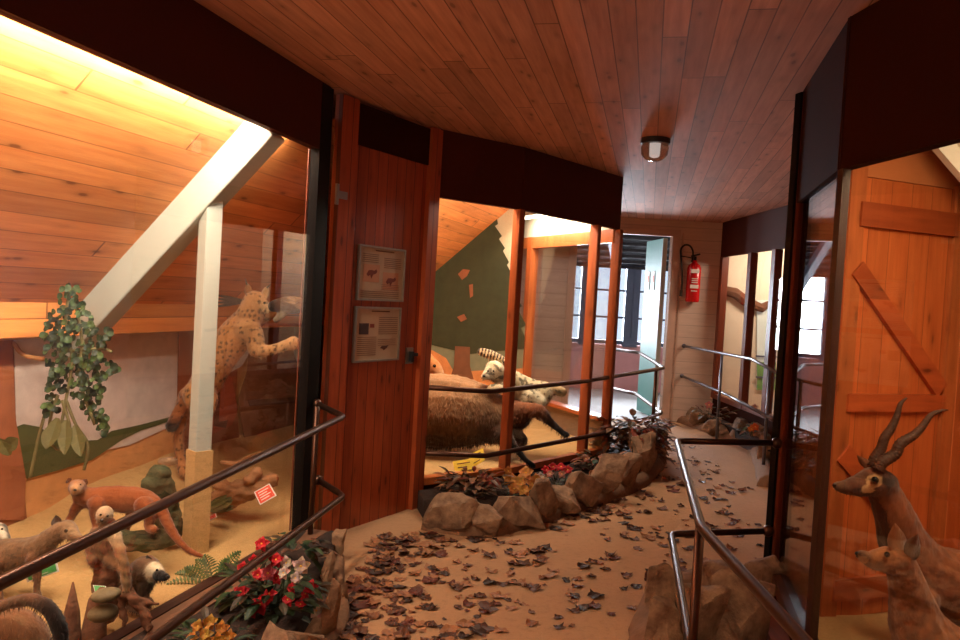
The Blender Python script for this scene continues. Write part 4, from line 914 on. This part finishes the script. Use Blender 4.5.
for (x, y, dx, dz, L_) in ((58, 418, -.2, -1, .15), (66, 420, .1, -1, .17), (75, 425, .35, -1, .16), (52, 425, -.1, -1, .12), (6, 448, .4, .3, .1), (10, 455, -.3, .6, .1)):
    leaf_blade(mb, at_y(x, y, 3.88), Vector((dx, -.1, dz)), Vector((0, -1, 0)), L_, .075, lin(96, 92, 56), .25, -.1, 6)
mb.build('large_leaves', 'leaf', rt)
P = [at_y(*p, 4.03) for p in ((1, 374), (4, 358), (12, 343), (20, 352), (30, 357), (44, 359))]
MB().tube(catmull([tuple(p) for p in P], 6), .012, 8).build('twisted_rope', 'rope', smooth=True, label='tan rope hanging from the attic edge above the left trunk', cat='rope', loc=P[2])
# ================================================================== ANIMALS
DGp = None
def creature(name, label, Y, chains, voxel=.008, pattern=None, cat='animal', hair=0, hairlen=.02, disp=.003, base=None, smooth=4, group=None):
    mb = MB(); nodes = []
    for ch in chains:
        col = lin(*ch[0]); P = []; R = []
        for nd in ch[1]:
            x, y, dy, r = nd[:4]; p = at_y(x, y, Y+dy); P.append(p); R.append(r*(Y+dy)/F); nodes.append((p, R[-1], lin(*nd[4]) if len(nd) > 4 else col))
        for (a, ra, ca_), (b, rb, cb) in list(zip(nodes[-len(P):], nodes[-len(P)+1:])):
            for t in (.33, .66): nodes.append((a.lerp(b, t), ra+(rb-ra)*t, tuple(u*(1-t)+v*t for u, v in zip(ca_, cb))))
        if len(P) == 1: mb.ball(P[0], R[0])
        else: mb.capsule(P, R, 12)
    me = bpy.data.meshes.new('raw'); me.from_pydata(mb.v, [], mb.f); o = bpy.data.objects.new('raw', me); C.objects.link(o)
    m = o.modifiers.new('r', 'REMESH'); m.mode = 'VOXEL'; m.voxel_size = voxel
    m = o.modifiers.new('s', 'SMOOTH'); m.iterations = smooth; m.factor = .5
    dg = bpy.context.evaluated_depsgraph_get(); nm = bpy.data.meshes.new_from_object(o.evaluated_get(dg)); bpy.data.objects.remove(o)
    lo = min(n[0].z-n[1] for n in nodes); c0 = sum((n[0] for n in nodes), Vector())/len(nodes)
    bl_ = Vector((c0.x, c0.y, base if base is not None else lo)); root = empty(name, bl_, label, cat, group)
    import numpy as np
    co = np.zeros(len(nm.vertices)*3); nm.vertices.foreach_get('co', co); co = co.reshape(-1, 3); nP = np.array([tuple(n[0]) for n in nodes]); nR = np.array([n[1] for n in nodes]); nC = np.array([n[2] for n in nodes])
    dd = np.maximum(np.linalg.norm(co[:, None]-nP[None], axis=2)-nR[None]*.8, .002); ww = 1/dd**3; cc_all = (ww[:, :, None]*nC[None]).sum(1)/ww.sum(1)[:, None]
    cols = []
    for v in nm.vertices:
        c = Vector(cc_all[v.index])*(.68+.24*v.normal.z)  # shading put into the colour: upward faces lighter, undersides darker
        if pattern: c = Vector(pattern(v.co, c, v.normal))
        cols.append(c)
    nrm = [v.normal.copy() for v in nm.vertices]; pts = []
    for v, n in zip(nm.vertices, nrm):
        v.co += n*disp*(noise.noise(v.co*28)+.6*noise.noise(v.co*70)); pts.append((v.co.copy(), n))
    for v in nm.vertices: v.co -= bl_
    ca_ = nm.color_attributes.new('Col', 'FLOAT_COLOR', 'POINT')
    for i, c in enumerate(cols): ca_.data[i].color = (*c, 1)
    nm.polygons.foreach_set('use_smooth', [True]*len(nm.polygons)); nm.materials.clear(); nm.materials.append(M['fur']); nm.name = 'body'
    b = bpy.data.objects.new('body', nm); C.objects.link(b); b.parent = root
    if hair:
        rr = random.Random(1); hm = MB()
        for i in range(hair):
            k = rr.randrange(len(pts)); p, n = pts[k]; 
            if n.y > .5: continue
            d = (n*.55+Vector((rr.uniform(-.25, .25), rr.uniform(-.2, .2), -.7+rr.uniform(-.2, .2)))).normalized(); x = d.cross(n)
            if x.length < .05: continue
            x = x.normalized()*hairlen*.07; L_ = hairlen*rr.uniform(.6, 1.3); f = rr.uniform(.7, 1.3)
            hm.add([p-x, p+x, p+d*L_], [(0, 1, 2)], tuple(q*f for q in cols[k]))
        h_ = hm.build('fur_hairs', 'fur', root); h_['kind'] = 'stuff'
    return root
def eye(root, x, y, Y, r, cat='eye'): MB().ball(at_y(x, y, Y), r*Y/F, seg=10, ring=7).build('eye', 'eye', root, smooth=True)
def nose(root, x, y, Y, r): MB().ball(at_y(x, y, Y), (r*Y/F*1.3, r*Y/F, r*Y/F), seg=10, ring=7).build('nose', 'nose', root, smooth=True)
def ear(root, P, Y, col, inner=None):  # P: base-left, tip, base-right pixels
    a, t, b = [at_y(x, y, Y) for x, y in P]; mb = MB(); c = (a+b)/2; n = Vector((0, 1, 0)); w_ = (b-a)
    L = []
    for i in range(6):
        k = i/5; wd = math.sin(math.pi*(.28+.72*k))*(1 if k < 1 else 0)/math.sin(math.pi*.5) if k < 1 else .02
        cc = c.lerp(t, k); L.append([cc-w_*.5*wd, cc+n*w_.length*.28*wd, cc+w_*.5*wd, cc+n*w_.length*.42*wd])
    vs = [v for r_ in L for v in r_]; fs = []
    for i in range(5):
        for j in range(4): fs.append((4*i+j, 4*i+(j+1) % 4, 4*i+4+(j+1) % 4, 4*i+4+j))
    mb.add(vs, fs, lin(*col)); return mb.build('ear', 'fur', root, smooth=True)
def spots_pat(scale, thr, dark, amt=.8):
    def f(co, c, n):
        v = noise.voronoi(co*scale)[0][0]
        return c.lerp(Vector(dark), amt) if v < thr else c
    return f
TAN = (206, 142, 84)
# lynx climbing
LY = 4.9
lx_ = creature('lynx', 'spotted lynx rearing up behind the white post, paw reaching right', LY, [
 ((200, 136, 80), [(198, 398, .05, 14), (209, 377, .03, 16), (223, 352, 0, 17.5), (239, 332, 0, 17.5), (249, 318, 0, 14)]),
 ((204, 150, 98), [(248, 330, -.06, 14), (256, 340, -.08, 9), (256, 350, -.1, 8), (270, 350, -.1, 5.5), (284, 346, -.1, 5.5), (293, 343, -.1, 7)]),
 ((190, 130, 80), [(252, 322, .08, 10), (264, 318, .1, 6), (275, 312, .1, 5)]),
 ((208, 150, 96), [(250, 315, -.02, 14), (255, 303, -.02, 12.5)]), ((214, 160, 108), [(255, 302, -.02, 12), (262, 306, -.03, 8), (267, 309, -.04, 5, (220, 180, 130))]),
 ((200, 136, 80), [(200, 395, 0, 17), (208, 402, -.05, 10), (204, 425, -.05, 6), (202, 455, -.03, 5.5), (205, 474, -.06, 6.5)]),
 ((186, 120, 72), [(192, 398, .1, 14), (183, 410, .1, 9), (179, 430, .1, 5.5), (180, 455, .1, 5), (184, 472, .05, 6)]),
 ((170, 100, 60), [(186, 400, .05, 7), (178, 414, .03, 6), (172, 426, 0, 6.5, (36, 28, 26))])], .009, lambda co, c, n: (c*.25 if noise.voronoi(co*32)[0][0] < .33 else c*(1.0+.25*max(0, -n.z))), hair=5000, hairlen=.022)
e1_ = ear(lx_, [(245, 296), (247, 283), (253, 293)], LY-.03, (150, 100, 60)); e2_ = ear(lx_, [(260, 295), (268, 286), (267, 300)], LY-.04, (190, 140, 90))
mb = MB(); mb.tube([at_y(247, 285, LY-.03), at_y(245, 278, LY-.03)], [.008, .0015], 5); mb.build('ear_tuft', 'nose', e1_)
mb = MB(); mb.tube([at_y(267, 288, LY-.04), at_y(271, 284, LY-.04)], [.008, .0015], 5); mb.build('ear_tuft', 'nose', e2_)
nose(lx_, 270, 309, LY-.05, 1.6); eye(lx_, 264.5, 303, LY-.11, 1.4)
# bird
bdz = creature('game_bird', 'brown bird with spread wing held before the lynx face', 4.8, [((96, 66, 46), [(274, 306, 0, 6, (40, 30, 26)), (283, 305, 0, 8), (294, 306, 0, 8), (304, 305, 0, 6)]), ((150, 130, 104), [(284, 312, 0, 5), (276, 320, 0, 3)])], .006)
mb = MB(); rr = random.Random(8)
for i in range(14): leaf_blade(mb, at_y(276+i*1.6, 301+rr.uniform(-2, 2), 4.74), Vector((1, -.1, .15-.06*i)), Vector((0, -1, 0)), .16, .03, lin(*rr.choice([(120, 84, 56), (92, 62, 42), (140, 104, 70)])), .1, .1)
mb.build('wing', 'fur', bdz)
mb = MB()
for i in range(4): leaf_blade(mb, at_y(243, 300+i, 4.95), Vector((-1, 0, .12-.1*i)), Vector((0, -1, 0)), .2, .02, lin(44, 34, 32), .1, .1)
mb.build('tail_feathers', 'fur', bdz)
# red-brown long-tailed mammal
RB = (140, 72, 34)
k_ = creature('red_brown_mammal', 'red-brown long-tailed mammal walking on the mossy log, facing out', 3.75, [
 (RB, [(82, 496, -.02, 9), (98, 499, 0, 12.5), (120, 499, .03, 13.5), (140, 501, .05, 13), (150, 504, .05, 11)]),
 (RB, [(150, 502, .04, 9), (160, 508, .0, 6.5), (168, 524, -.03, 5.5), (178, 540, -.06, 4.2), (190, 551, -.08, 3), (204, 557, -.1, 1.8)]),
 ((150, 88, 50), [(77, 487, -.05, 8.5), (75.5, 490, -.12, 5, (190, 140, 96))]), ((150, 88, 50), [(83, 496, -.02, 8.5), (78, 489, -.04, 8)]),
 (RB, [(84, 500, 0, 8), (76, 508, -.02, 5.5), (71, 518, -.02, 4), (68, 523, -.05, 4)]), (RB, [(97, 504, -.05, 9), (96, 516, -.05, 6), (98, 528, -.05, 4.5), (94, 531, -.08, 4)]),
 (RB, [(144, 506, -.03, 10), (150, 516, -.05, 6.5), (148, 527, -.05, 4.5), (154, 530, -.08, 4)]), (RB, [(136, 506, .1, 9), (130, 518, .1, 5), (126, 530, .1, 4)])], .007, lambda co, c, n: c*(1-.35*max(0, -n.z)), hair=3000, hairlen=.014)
ear(k_, [(66, 484), (68, 478), (72, 480)], 3.72, (110, 60, 34)); ear(k_, [(82, 481), (87, 479), (87, 485)], 3.72, (110, 60, 34))
eye(k_, 73, 485, 3.66, 1.3); eye(k_, 80, 485, 3.66, 1.3); nose(k_, 75, 490, 3.61, 1.4)
# wallaby-like / small hoofed mammal
gm_ = creature('grizzled_mammal', 'grizzled grey-brown mammal with dark round ear at left edge', 3.25, [
 ((112, 82, 54), [(-22, 560, .1, 20), (0, 556, .05, 17), (28, 552, .02, 15), (44, 545, 0, 12)]), ((120, 90, 62), [(42, 545, 0, 11), (56, 534, 0, 10), (66, 530, 0, 10), (74, 535, -.03, 6.5, (150, 118, 84)), (80, 538, -.05, 4)]),
 ((110, 74, 48), [(34, 558, -.03, 8), (37, 575, -.03, 4.5), (37, 590, -.03, 3.6), (39, 600, -.05, 4)]), ((110, 74, 48), [(-4, 562, -.03, 9), (-4, 580, -.03, 5), (0, 600, -.05, 4)])], .007, lambda co, c, n: c*(.75+.5*noise.noise(co*60)+.25), hair=2500, hairlen=.018)
ear(gm_, [(51, 527), (56, 515), (62, 524)], 3.24, (60, 40, 30)); eye(gm_, 66, 531, 3.14, 1.8); nose(gm_, 83, 538, 3.19, 2)
# pale-faced climber on stump
pf = creature('pale_faced_mammal', 'pale-headed brown mammal sitting on the broken dark stump', 3.12, [
 ((190, 160, 122), [(105, 514, 0, 8.5), (102, 518, -.06, 5.5, (150, 116, 84))]), ((128, 88, 58), [(108, 524, .02, 8), (106, 538, 0, 13), (104, 556, 0, 15)]),
 ((120, 80, 52), [(96, 534, -.03, 7), (90, 548, -.05, 5), (92, 562, -.08, 4.5)]), ((176, 130, 88), [(114, 534, -.05, 7, (210, 180, 140)), (120, 550, -.07, 5.5), (124, 566, -.08, 5), (127, 590, -.08, 4.5)]),
 ((130, 90, 60), [(112, 560, -.03, 9), (124, 570, -.06, 6), (128, 594, -.06, 5)])], .007, lambda co, c, n: c*(1+.3*math.sin(co.z*160+co.x*40)) if co.z < at_y(105, 528, 3.12).z else c, hair=2500, hairlen=.014)
eye(pf, 100.5, 515, 3.045, 1.3); eye(pf, 107.5, 516, 3.035, 1.3); nose(pf, 102, 520.5, 3.02, 1.8)
# dark, white-muzzled mammal
wm = creature('white_muzzled_mammal', 'dark grey-brown crouching mammal with white brow and dark muzzle by fern', 3.3, [
 ((104, 68, 44), [(134, 590, .05, 11), (140, 578, .03, 15), (146, 570, 0, 15), (152, 571, -.02, 11)]), ((222, 200, 164), [(154, 571, -.04, 9), (158, 574, -.08, 7)]), ((34, 26, 24), [(159, 576, -.1, 6), (165, 577, -.13, 4)]),
 ((84, 60, 46), [(146, 585, -.03, 8), (144, 598, -.03, 5), (150, 603, -.06, 4.5)]), ((84, 60, 46), [(132, 590, 0, 9), (131, 604, 0, 6), (137, 608, -.03, 5)])], .007, None, hair=2500, hairlen=.018)
eye(wm, 157, 570, 3.17, 1.3); nose(wm, 168, 577, 3.15, 1.8); ear(wm, [(147, 562), (147, 555), (153, 561)], 3.28, (60, 44, 36))
# foreground back and tail
fa = creature('curled_tail_mammal', 'brown animal back with dark arched tail at bottom left corner', 2.72, [
 ((126, 82, 50), [(-20, 640, 0, 30), (8, 634, 0, 28), (28, 642, 0, 22), (40, 660, 0, 14)]), ((96, 62, 40), [(-12, 612, -.1, 5), (10, 603, -.1, 6.5), (32, 600, -.1, 7), (48, 608, -.1, 7.5, (50, 34, 26)), (58, 624, -.1, 8, (40, 28, 24)), (62, 648, -.1, 7, (36, 26, 22))])], .008, None, hair=3000, hairlen=.02, base=.1)
sk = creature('black_white_mammal', 'small black and white mammal cut off by the left edge', 3.5, [((36, 30, 28), [(-30, 548, 0, 12), (-12, 542, 0, 11), (-2, 536, -.02, 8)]), ((210, 196, 170), [(-2, 526, 0, 4), (4, 538, -.06, 3)]), ((30, 26, 24), [(0, 530, 0, 7), (8, 546, -.05, 4), (6, 556, -.05, 3)])], .007)
eye(sk, 2, 529, 3.42, 1.2)
# logs and stumps
def logthing(name, label, chains, mat='bark', cat='log', vox=.009, disp=.012):
    mb = MB(); P0 = None
    for Y, ch in chains:
        P = [at_y(x, y, Y+dy) for x, y, dy, r in ch]; P0 = P0 or P[0]; mb.capsule(P, [r*Y/F for *_, r in ch], 12)
    me = bpy.data.meshes.new('raw'); me.from_pydata(mb.v, [], mb.f); o = bpy.data.objects.new('raw', me); C.objects.link(o)
    m = o.modifiers.new('r', 'REMESH'); m.mode = 'VOXEL'; m.voxel_size = vox
    nm = bpy.data.meshes.new_from_object(o.evaluated_get(bpy.context.evaluated_depsgraph_get())); bpy.data.objects.remove(o)
    nrm = [v.normal.copy() for v in nm.vertices]
    for v, n in zip(nm.vertices, nrm): v.co += n*disp*(noise.noise(v.co*22)+.8*noise.noise(Vector((v.co.x*14, v.co.y*60, v.co.z*60))))
    lo = min(v.co.z for v in nm.vertices); b = Vector((P0.x, P0.y, lo))
    for v in nm.vertices: v.co -= b
    nm.materials.clear(); nm.materials.append(M[mat]); nm.polygons.foreach_set('use_smooth', [True]*len(nm.polygons)); nm.name = name
    o = bpy.data.objects.new(name, nm); C.objects.link(o); o.location = b; return tag(o, label, cat)
logthing('driftwood_log', 'weathered driftwood log lying on sand beside the square red card', [(4.62, [(214, 502, .0, 10), (232, 494, 0, 13), (252, 488, .02, 11), (271, 480, .04, 7)]), (4.6, [(250, 480, 0, 6), (257, 473, 0, 5)]), (4.6, [(225, 486, 0, 6), (212, 482, 0, 4)])], 'drift')
logthing('mossy_log', 'low mossy log lying beneath the red-brown mammal', [(3.78, [(112, 536, 0, 7), (130, 540, 0, 10), (150, 541, 0, 11), (170, 538, 0, 9)])], 'moss')
logthing('leaning_log', 'leaning mossy log with brown cut end behind the white post', [(4.05, [(160, 476, -.05, 11), (164, 495, 0, 12), (172, 530, .05, 12)]), (4.05, [(149, 484, -.08, 8), (155, 500, -.03, 9), (166, 525, 0, 9)])], 'moss', vox=.012)
st_ = logthing('broken_stump', 'broken dark stump with roots under the pale-faced mammal', [(3.12, [(108, 570, 0, 14), (108, 590, 0, 15), (106, 612, 0, 13)]), (3.05, [(124, 590, 0, 6), (136, 600, -.02, 6), (144, 614, -.03, 5), (148, 630, -.05, 4)]), (3.05, [(120, 596, 0, 5), (124, 612, 0, 4), (125, 630, 0, 2.5)]), (3.05, [(136, 600, 0, 4), (150, 603, 0, 3.5), (158, 604, 0, 2)])], 'bark')
fs_ = empty('fungus_stump', at_y(94, 650, 2.95), 'pointed brown stump carrying two grey-brown bracket fungi', 'stump')
nb = MB(); nb.tube([at_y(x, y, 2.97) for x, y in ((94, 665), (94, 630), (98, 600), (104, 590))], [.05, .045, .035, .02], 14).build('trunk', 'bark', fs_, smooth=True)
MB().tube([at_y(x, y, 2.93) for x, y in ((70, 665), (71, 640), (72, 612), (73, 582))], [.04, .036, .028, .003], 12).build('pointed_snag', 'bark', fs_, smooth=True)
for (x, y, rx, rz_) in ((106, 595, 15, 6.5), (103, 613, 15, 8.5)):
    MB().ball(at_y(x, y, 2.88), (rx*2.9/F, .05, rz_*2.9/F), R=Matrix.Rotation(-.15, 3, 'Y'), seg=16, ring=8).build('bracket_fungus', 'fungus', fs_, smooth=True)
logthing('bare_branch', 'thin fallen branch on the sand behind the left handrail', [(4.9, [(222, 462, 0, 2), (236, 463, 0, 2.6), (250, 456, 0, 2), (262, 452, 0, 1.2)])], 'drift', vox=.006, disp=.003)
rock('display_rock', 'small dark rock on sand left of the white post', (at_y(168, 462, 4.6).x, 4.6, at_y(168, 464, 4.6).z), .13, .07, .1, 0, (0, 0), 99)
mb = MB(); rt = empty('spiky_plant', at_y(216, 512, 4.5), 'flat grey-green spiky plant between white post and driftwood log', 'plant'); rr = random.Random(6)
for i in range(16): leaf_blade(mb, at_y(208+rr.uniform(-3, 6), 508+rr.uniform(-2, 4), 4.45), Vector((1, rr.uniform(-.3, .3), rr.uniform(-.1, .9))), Vector((0, -1, .3)), .12, .035, lin(*rr.choice([(96, 100, 60), (80, 84, 50), (110, 108, 66)])), .2, .1)
mb.build('foliage', 'leaf', rt)
# cards
def card(label, quad, Y, mat, tilt=.06, lines=4, ink='paper', border='paper', group=None):
    a, b, c, d = [at_y(x, y, Y+dy) for (x, y), dy in zip(quad, (tilt, tilt, 0, 0))]; n = (b-a).cross(d-a).normalized(); n = n if n.y < 0 else -n
    cen = (a+b+c+d)/4; r = empty('small_card', (c+d)/2, label, 'sign', group)
    MB().poly([a, b, c, d], n, .003).build('board', border, r)
    k = .88; q = [cen+(p-cen)*k+n*.0015 for p in (a, b, c, d)]; MB().poly(q, n, .001).build('printed_face', mat, r)
    ln = MB()
    for i in range(lines):
        t = .2+.6*i/max(1, lines-1); l_ = q[0].lerp(q[3], t); r_ = q[1].lerp(q[2], t); h = (q[3]-q[0])*.035
        s0 = l_.lerp(r_, .14)+n*.001; s1 = l_.lerp(r_, .86 if i % 2 == 0 else .7)+n*.001; ln.poly([s0-h, s1-h, s1+h, s0+h], n, .0006)
    if lines: ln.build('text_lines', ink, r)
card('square red card with white border beside the driftwood log', [(254, 492), (269.5, 483.5), (276.5, 495.5), (260, 505)], 4.35, 'card_red', .04)
card('narrow red card with white border right of the white post', [(204, 518.6), (215.6, 513), (217, 517), (204, 523)], 4.2, 'card_red', .06, 2)
card('green and white card on the sand behind the grizzled mammal', [(25, 574), (57, 562), (59, 571), (27, 582)], 3.3, 'card_green', .08, 2)
card('small bright green card above the bracket fungi', [(93, 585), (106, 586), (104, 593), (95, 593)], 2.99, 'card_green', .02, 0)
card('left larger yellow card behind the dried bush in middle display', [(452.5, 461.5), (474, 458), (473, 473), (456, 475.5)], 5.72, 'card_yellow', .05, 3, 'ink', 'card_yellow')
card('right yellow card behind the middle handrail at the first post', [(468, 455), (483, 448), (485, 460), (472, 468)], 5.82, 'card_yellow', .05, 2, 'ink', 'card_yellow')
# carcass
CY = 6.35
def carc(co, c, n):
    z = co.z; t = max(0, min(1, (z-.38)/.28)); return c*(.3+.65*t)*(.9+.35*noise.noise(Vector((co.x*6, co.y*6, co.z*3))))  # belly shadow painted into the coat, darkening towards the ground
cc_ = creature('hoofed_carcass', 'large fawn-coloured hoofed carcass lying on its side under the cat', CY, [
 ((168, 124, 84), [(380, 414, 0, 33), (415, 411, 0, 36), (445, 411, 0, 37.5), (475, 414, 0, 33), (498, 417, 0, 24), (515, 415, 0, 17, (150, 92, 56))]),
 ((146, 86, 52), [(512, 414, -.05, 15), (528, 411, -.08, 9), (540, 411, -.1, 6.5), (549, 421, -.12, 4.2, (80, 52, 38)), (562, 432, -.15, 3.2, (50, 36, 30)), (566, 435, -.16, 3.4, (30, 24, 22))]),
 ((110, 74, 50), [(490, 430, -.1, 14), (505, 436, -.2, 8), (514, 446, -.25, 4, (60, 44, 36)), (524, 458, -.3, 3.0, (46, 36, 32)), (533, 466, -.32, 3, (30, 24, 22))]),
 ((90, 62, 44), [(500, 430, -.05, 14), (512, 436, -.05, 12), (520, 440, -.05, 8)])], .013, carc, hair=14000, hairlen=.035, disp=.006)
hd = creature('deer_head', 'orange-brown deer-like head behind the carcass at left post', 6.9, [((196, 122, 68), [(412, 352, 0, 16), (424, 362, 0, 12), (434, 368, -.05, 8), (439, 374, -.08, 5.5, (190, 140, 96))]), ((190, 116, 64), [(414, 360, .05, 15), (418, 385, .1, 18), (424, 410, .1, 16)])], .012, hair=2000, hairlen=.02)
eye(hd, 434.5, 366, 6.79, 1.7)
# cat on carcass
KY = 6.42
def catp(co, c, n):
    x, y = proj(co)
    if y < 361 and co.y > KY: return Vector(lin(200, 170, 130)) if math.sin(x*1.9+y*.5) > 0 else Vector(lin(50, 38, 32))
    s_ = noise.noise(Vector((co.x*34, co.y*14, co.z*34))); return c*.28 if s_ > .24 else c
ct = creature('striped_cat', 'cream and black striped wild cat crouching on the carcass, tail raised', KY, [
 ((232, 212, 172), [(494, 371, -.15, 11), (487, 375, -.2, 5.5, (240, 226, 196)), (484, 377, -.22, 3.5)]), ((226, 204, 160), [(497, 374, -.12, 9), (508, 380, -.05, 12), (520, 388, 0, 14), (532, 394, .02, 15), (540, 394, .02, 13)]),
 ((236, 220, 184), [(530, 398, -.05, 12), (538, 402, -.07, 9)]), ((210, 176, 128), [(540, 389, .05, 9), (552, 389, .05, 6), (562, 392, .05, 5)]),
 ((230, 210, 170), [(506, 384, -.1, 8), (500, 388, -.18, 5.5), (492, 389, -.22, 5)]),
 ((96, 70, 52), [(512, 372, .12, 5), (502, 361, .12, 4.6), (491, 355, .1, 5), (482, 352, .1, 4.4)])], .009, catp, hair=5000, hairlen=.022)
ear(ct, [(496, 366), (501, 359), (503, 369)], KY-.14, (200, 176, 130)); ear(ct, [(486, 367), (489, 361), (492, 366)], KY-.14, (200, 176, 130))
eye(ct, 488, 371, KY-.26, 1.1); eye(ct, 493.5, 371, KY-.275, 1.1); nose(ct, 484, 376, KY-.26, 1.3)
# blackbuck
BY = 3.25
def buckp(co, c, n): return c*(.9+.3*noise.noise(co*14))
def buckp(co, c, n):
    q = pxd(co, 874, 481, 1.25, 1)
    if n.y < .3 and 3.6 < q < 6.8: return Vector(lin(192, 146, 98))*(.85+.3*noise.noise(co*60))
    if n.y < .3 and pxd(co, 868, 489, 1.5, 1) < 4.5: return Vector(lin(206, 160, 108))
    x, y = proj(co)
    if pxd(co, 889, 478, .8, 1.2) < 8.5: return c*.3
    if y > 488 and y < 550 and x < 868+(y-488)*.42+6+3*noise.noise(co*40) and x > 852: return Vector(lin(58, 36, 26))
    return c*(.85+.35*noise.noise(co*30))
bb = creature('blackbuck', 'antelope with long ringed spiral horns and dark face in right display', BY, [
 ((110, 66, 42), [(838, 486.5, -.03, 5.2, (130, 92, 66)), (849, 487, -.02, 8.5, (90, 54, 38)), (862, 485, 0, 12), (875, 481, 0, 15, (110, 66, 42)), (884, 485, .02, 14.5)]),
 ((160, 92, 52), [(880, 486, .02, 14), (888, 500, .04, 17), (896, 520, .05, 20), (905, 545, .08, 25), (922, 568, .1, 30), (955, 586, .12, 37), (1000, 594, .14, 42), (1060, 598, .14, 42)]),
 ((150, 84, 46), [(925, 600, 0, 14), (925, 650, 0, 8), (925, 720, 0, 6)]), ((150, 84, 46), [(1040, 620, 0, 18), (1046, 680, 0, 9), (1040, 740, 0, 6)])],
 .007, buckp, hair=9000, hairlen=.012, base=.05)
eye(bb, 875, 480, BY-.058, 3.6); nose(bb, 834.5, 485, BY-.04, 1.8)
ear(bb, [(866, 470), (857, 455), (877, 467)], BY+.02, (120, 72, 44))
def horn(P, Y):
    q = catmull([(*at_y(x, y, Y), r*Y/F) for x, y, r in P], 14); pts = [Vector(a[:3]) for a in q]; n = len(q)
    rs_ = [max(.0008, a[3]*(1+(.085*math.sin(i*1.9) if i < n*.8 else 0))) for i, a in enumerate(q)]; return MB().tube(pts, rs_, 12)
horn([(873, 466, 6), (875, 459, 5.6), (881, 449, 5), (884.6, 438, 4.6), (891, 428.7, 4.1), (897, 415.6, 3.2), (900.6, 404, 2.2), (907, 398, .7)], BY+.03).build('horn', 'horn', bb, smooth=True)
horn([(878, 470, 6.4), (882, 462.5, 6), (895, 454, 5.6), (900.6, 443.7, 5.2), (913.7, 435.3, 4.4), (922, 427, 3.6), (930.6, 415.6, 2.7), (940, 411, 1.7), (948, 410, .6)], BY-.03).build('horn', 'horn', bb, smooth=True)
# doe
OY = 2.78
def doep(co, c, n):
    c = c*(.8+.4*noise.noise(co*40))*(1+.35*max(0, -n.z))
    if pxd(co, 862, 560, 1.6, 1) < 4: return c.lerp(Vector(lin(210, 160, 110)), .6)
    return c
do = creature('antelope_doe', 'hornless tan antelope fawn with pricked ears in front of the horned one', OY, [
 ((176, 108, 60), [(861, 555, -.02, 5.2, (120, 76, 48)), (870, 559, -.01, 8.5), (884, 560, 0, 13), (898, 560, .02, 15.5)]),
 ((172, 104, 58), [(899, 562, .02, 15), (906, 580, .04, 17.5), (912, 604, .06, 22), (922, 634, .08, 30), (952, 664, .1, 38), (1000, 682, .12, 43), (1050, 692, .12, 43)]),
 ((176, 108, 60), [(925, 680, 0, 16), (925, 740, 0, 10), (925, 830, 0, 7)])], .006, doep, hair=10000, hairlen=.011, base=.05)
eye(do, 887, 554.5, OY-.047, 2.8); nose(do, 857.5, 553.5, OY-.02, 2.2)
ear(do, [(888, 551), (895, 523), (908, 550)], OY-.02, (176, 112, 66)); ear(do, [(902, 551), (918, 534), (917, 562)], OY-.04, (110, 70, 44))
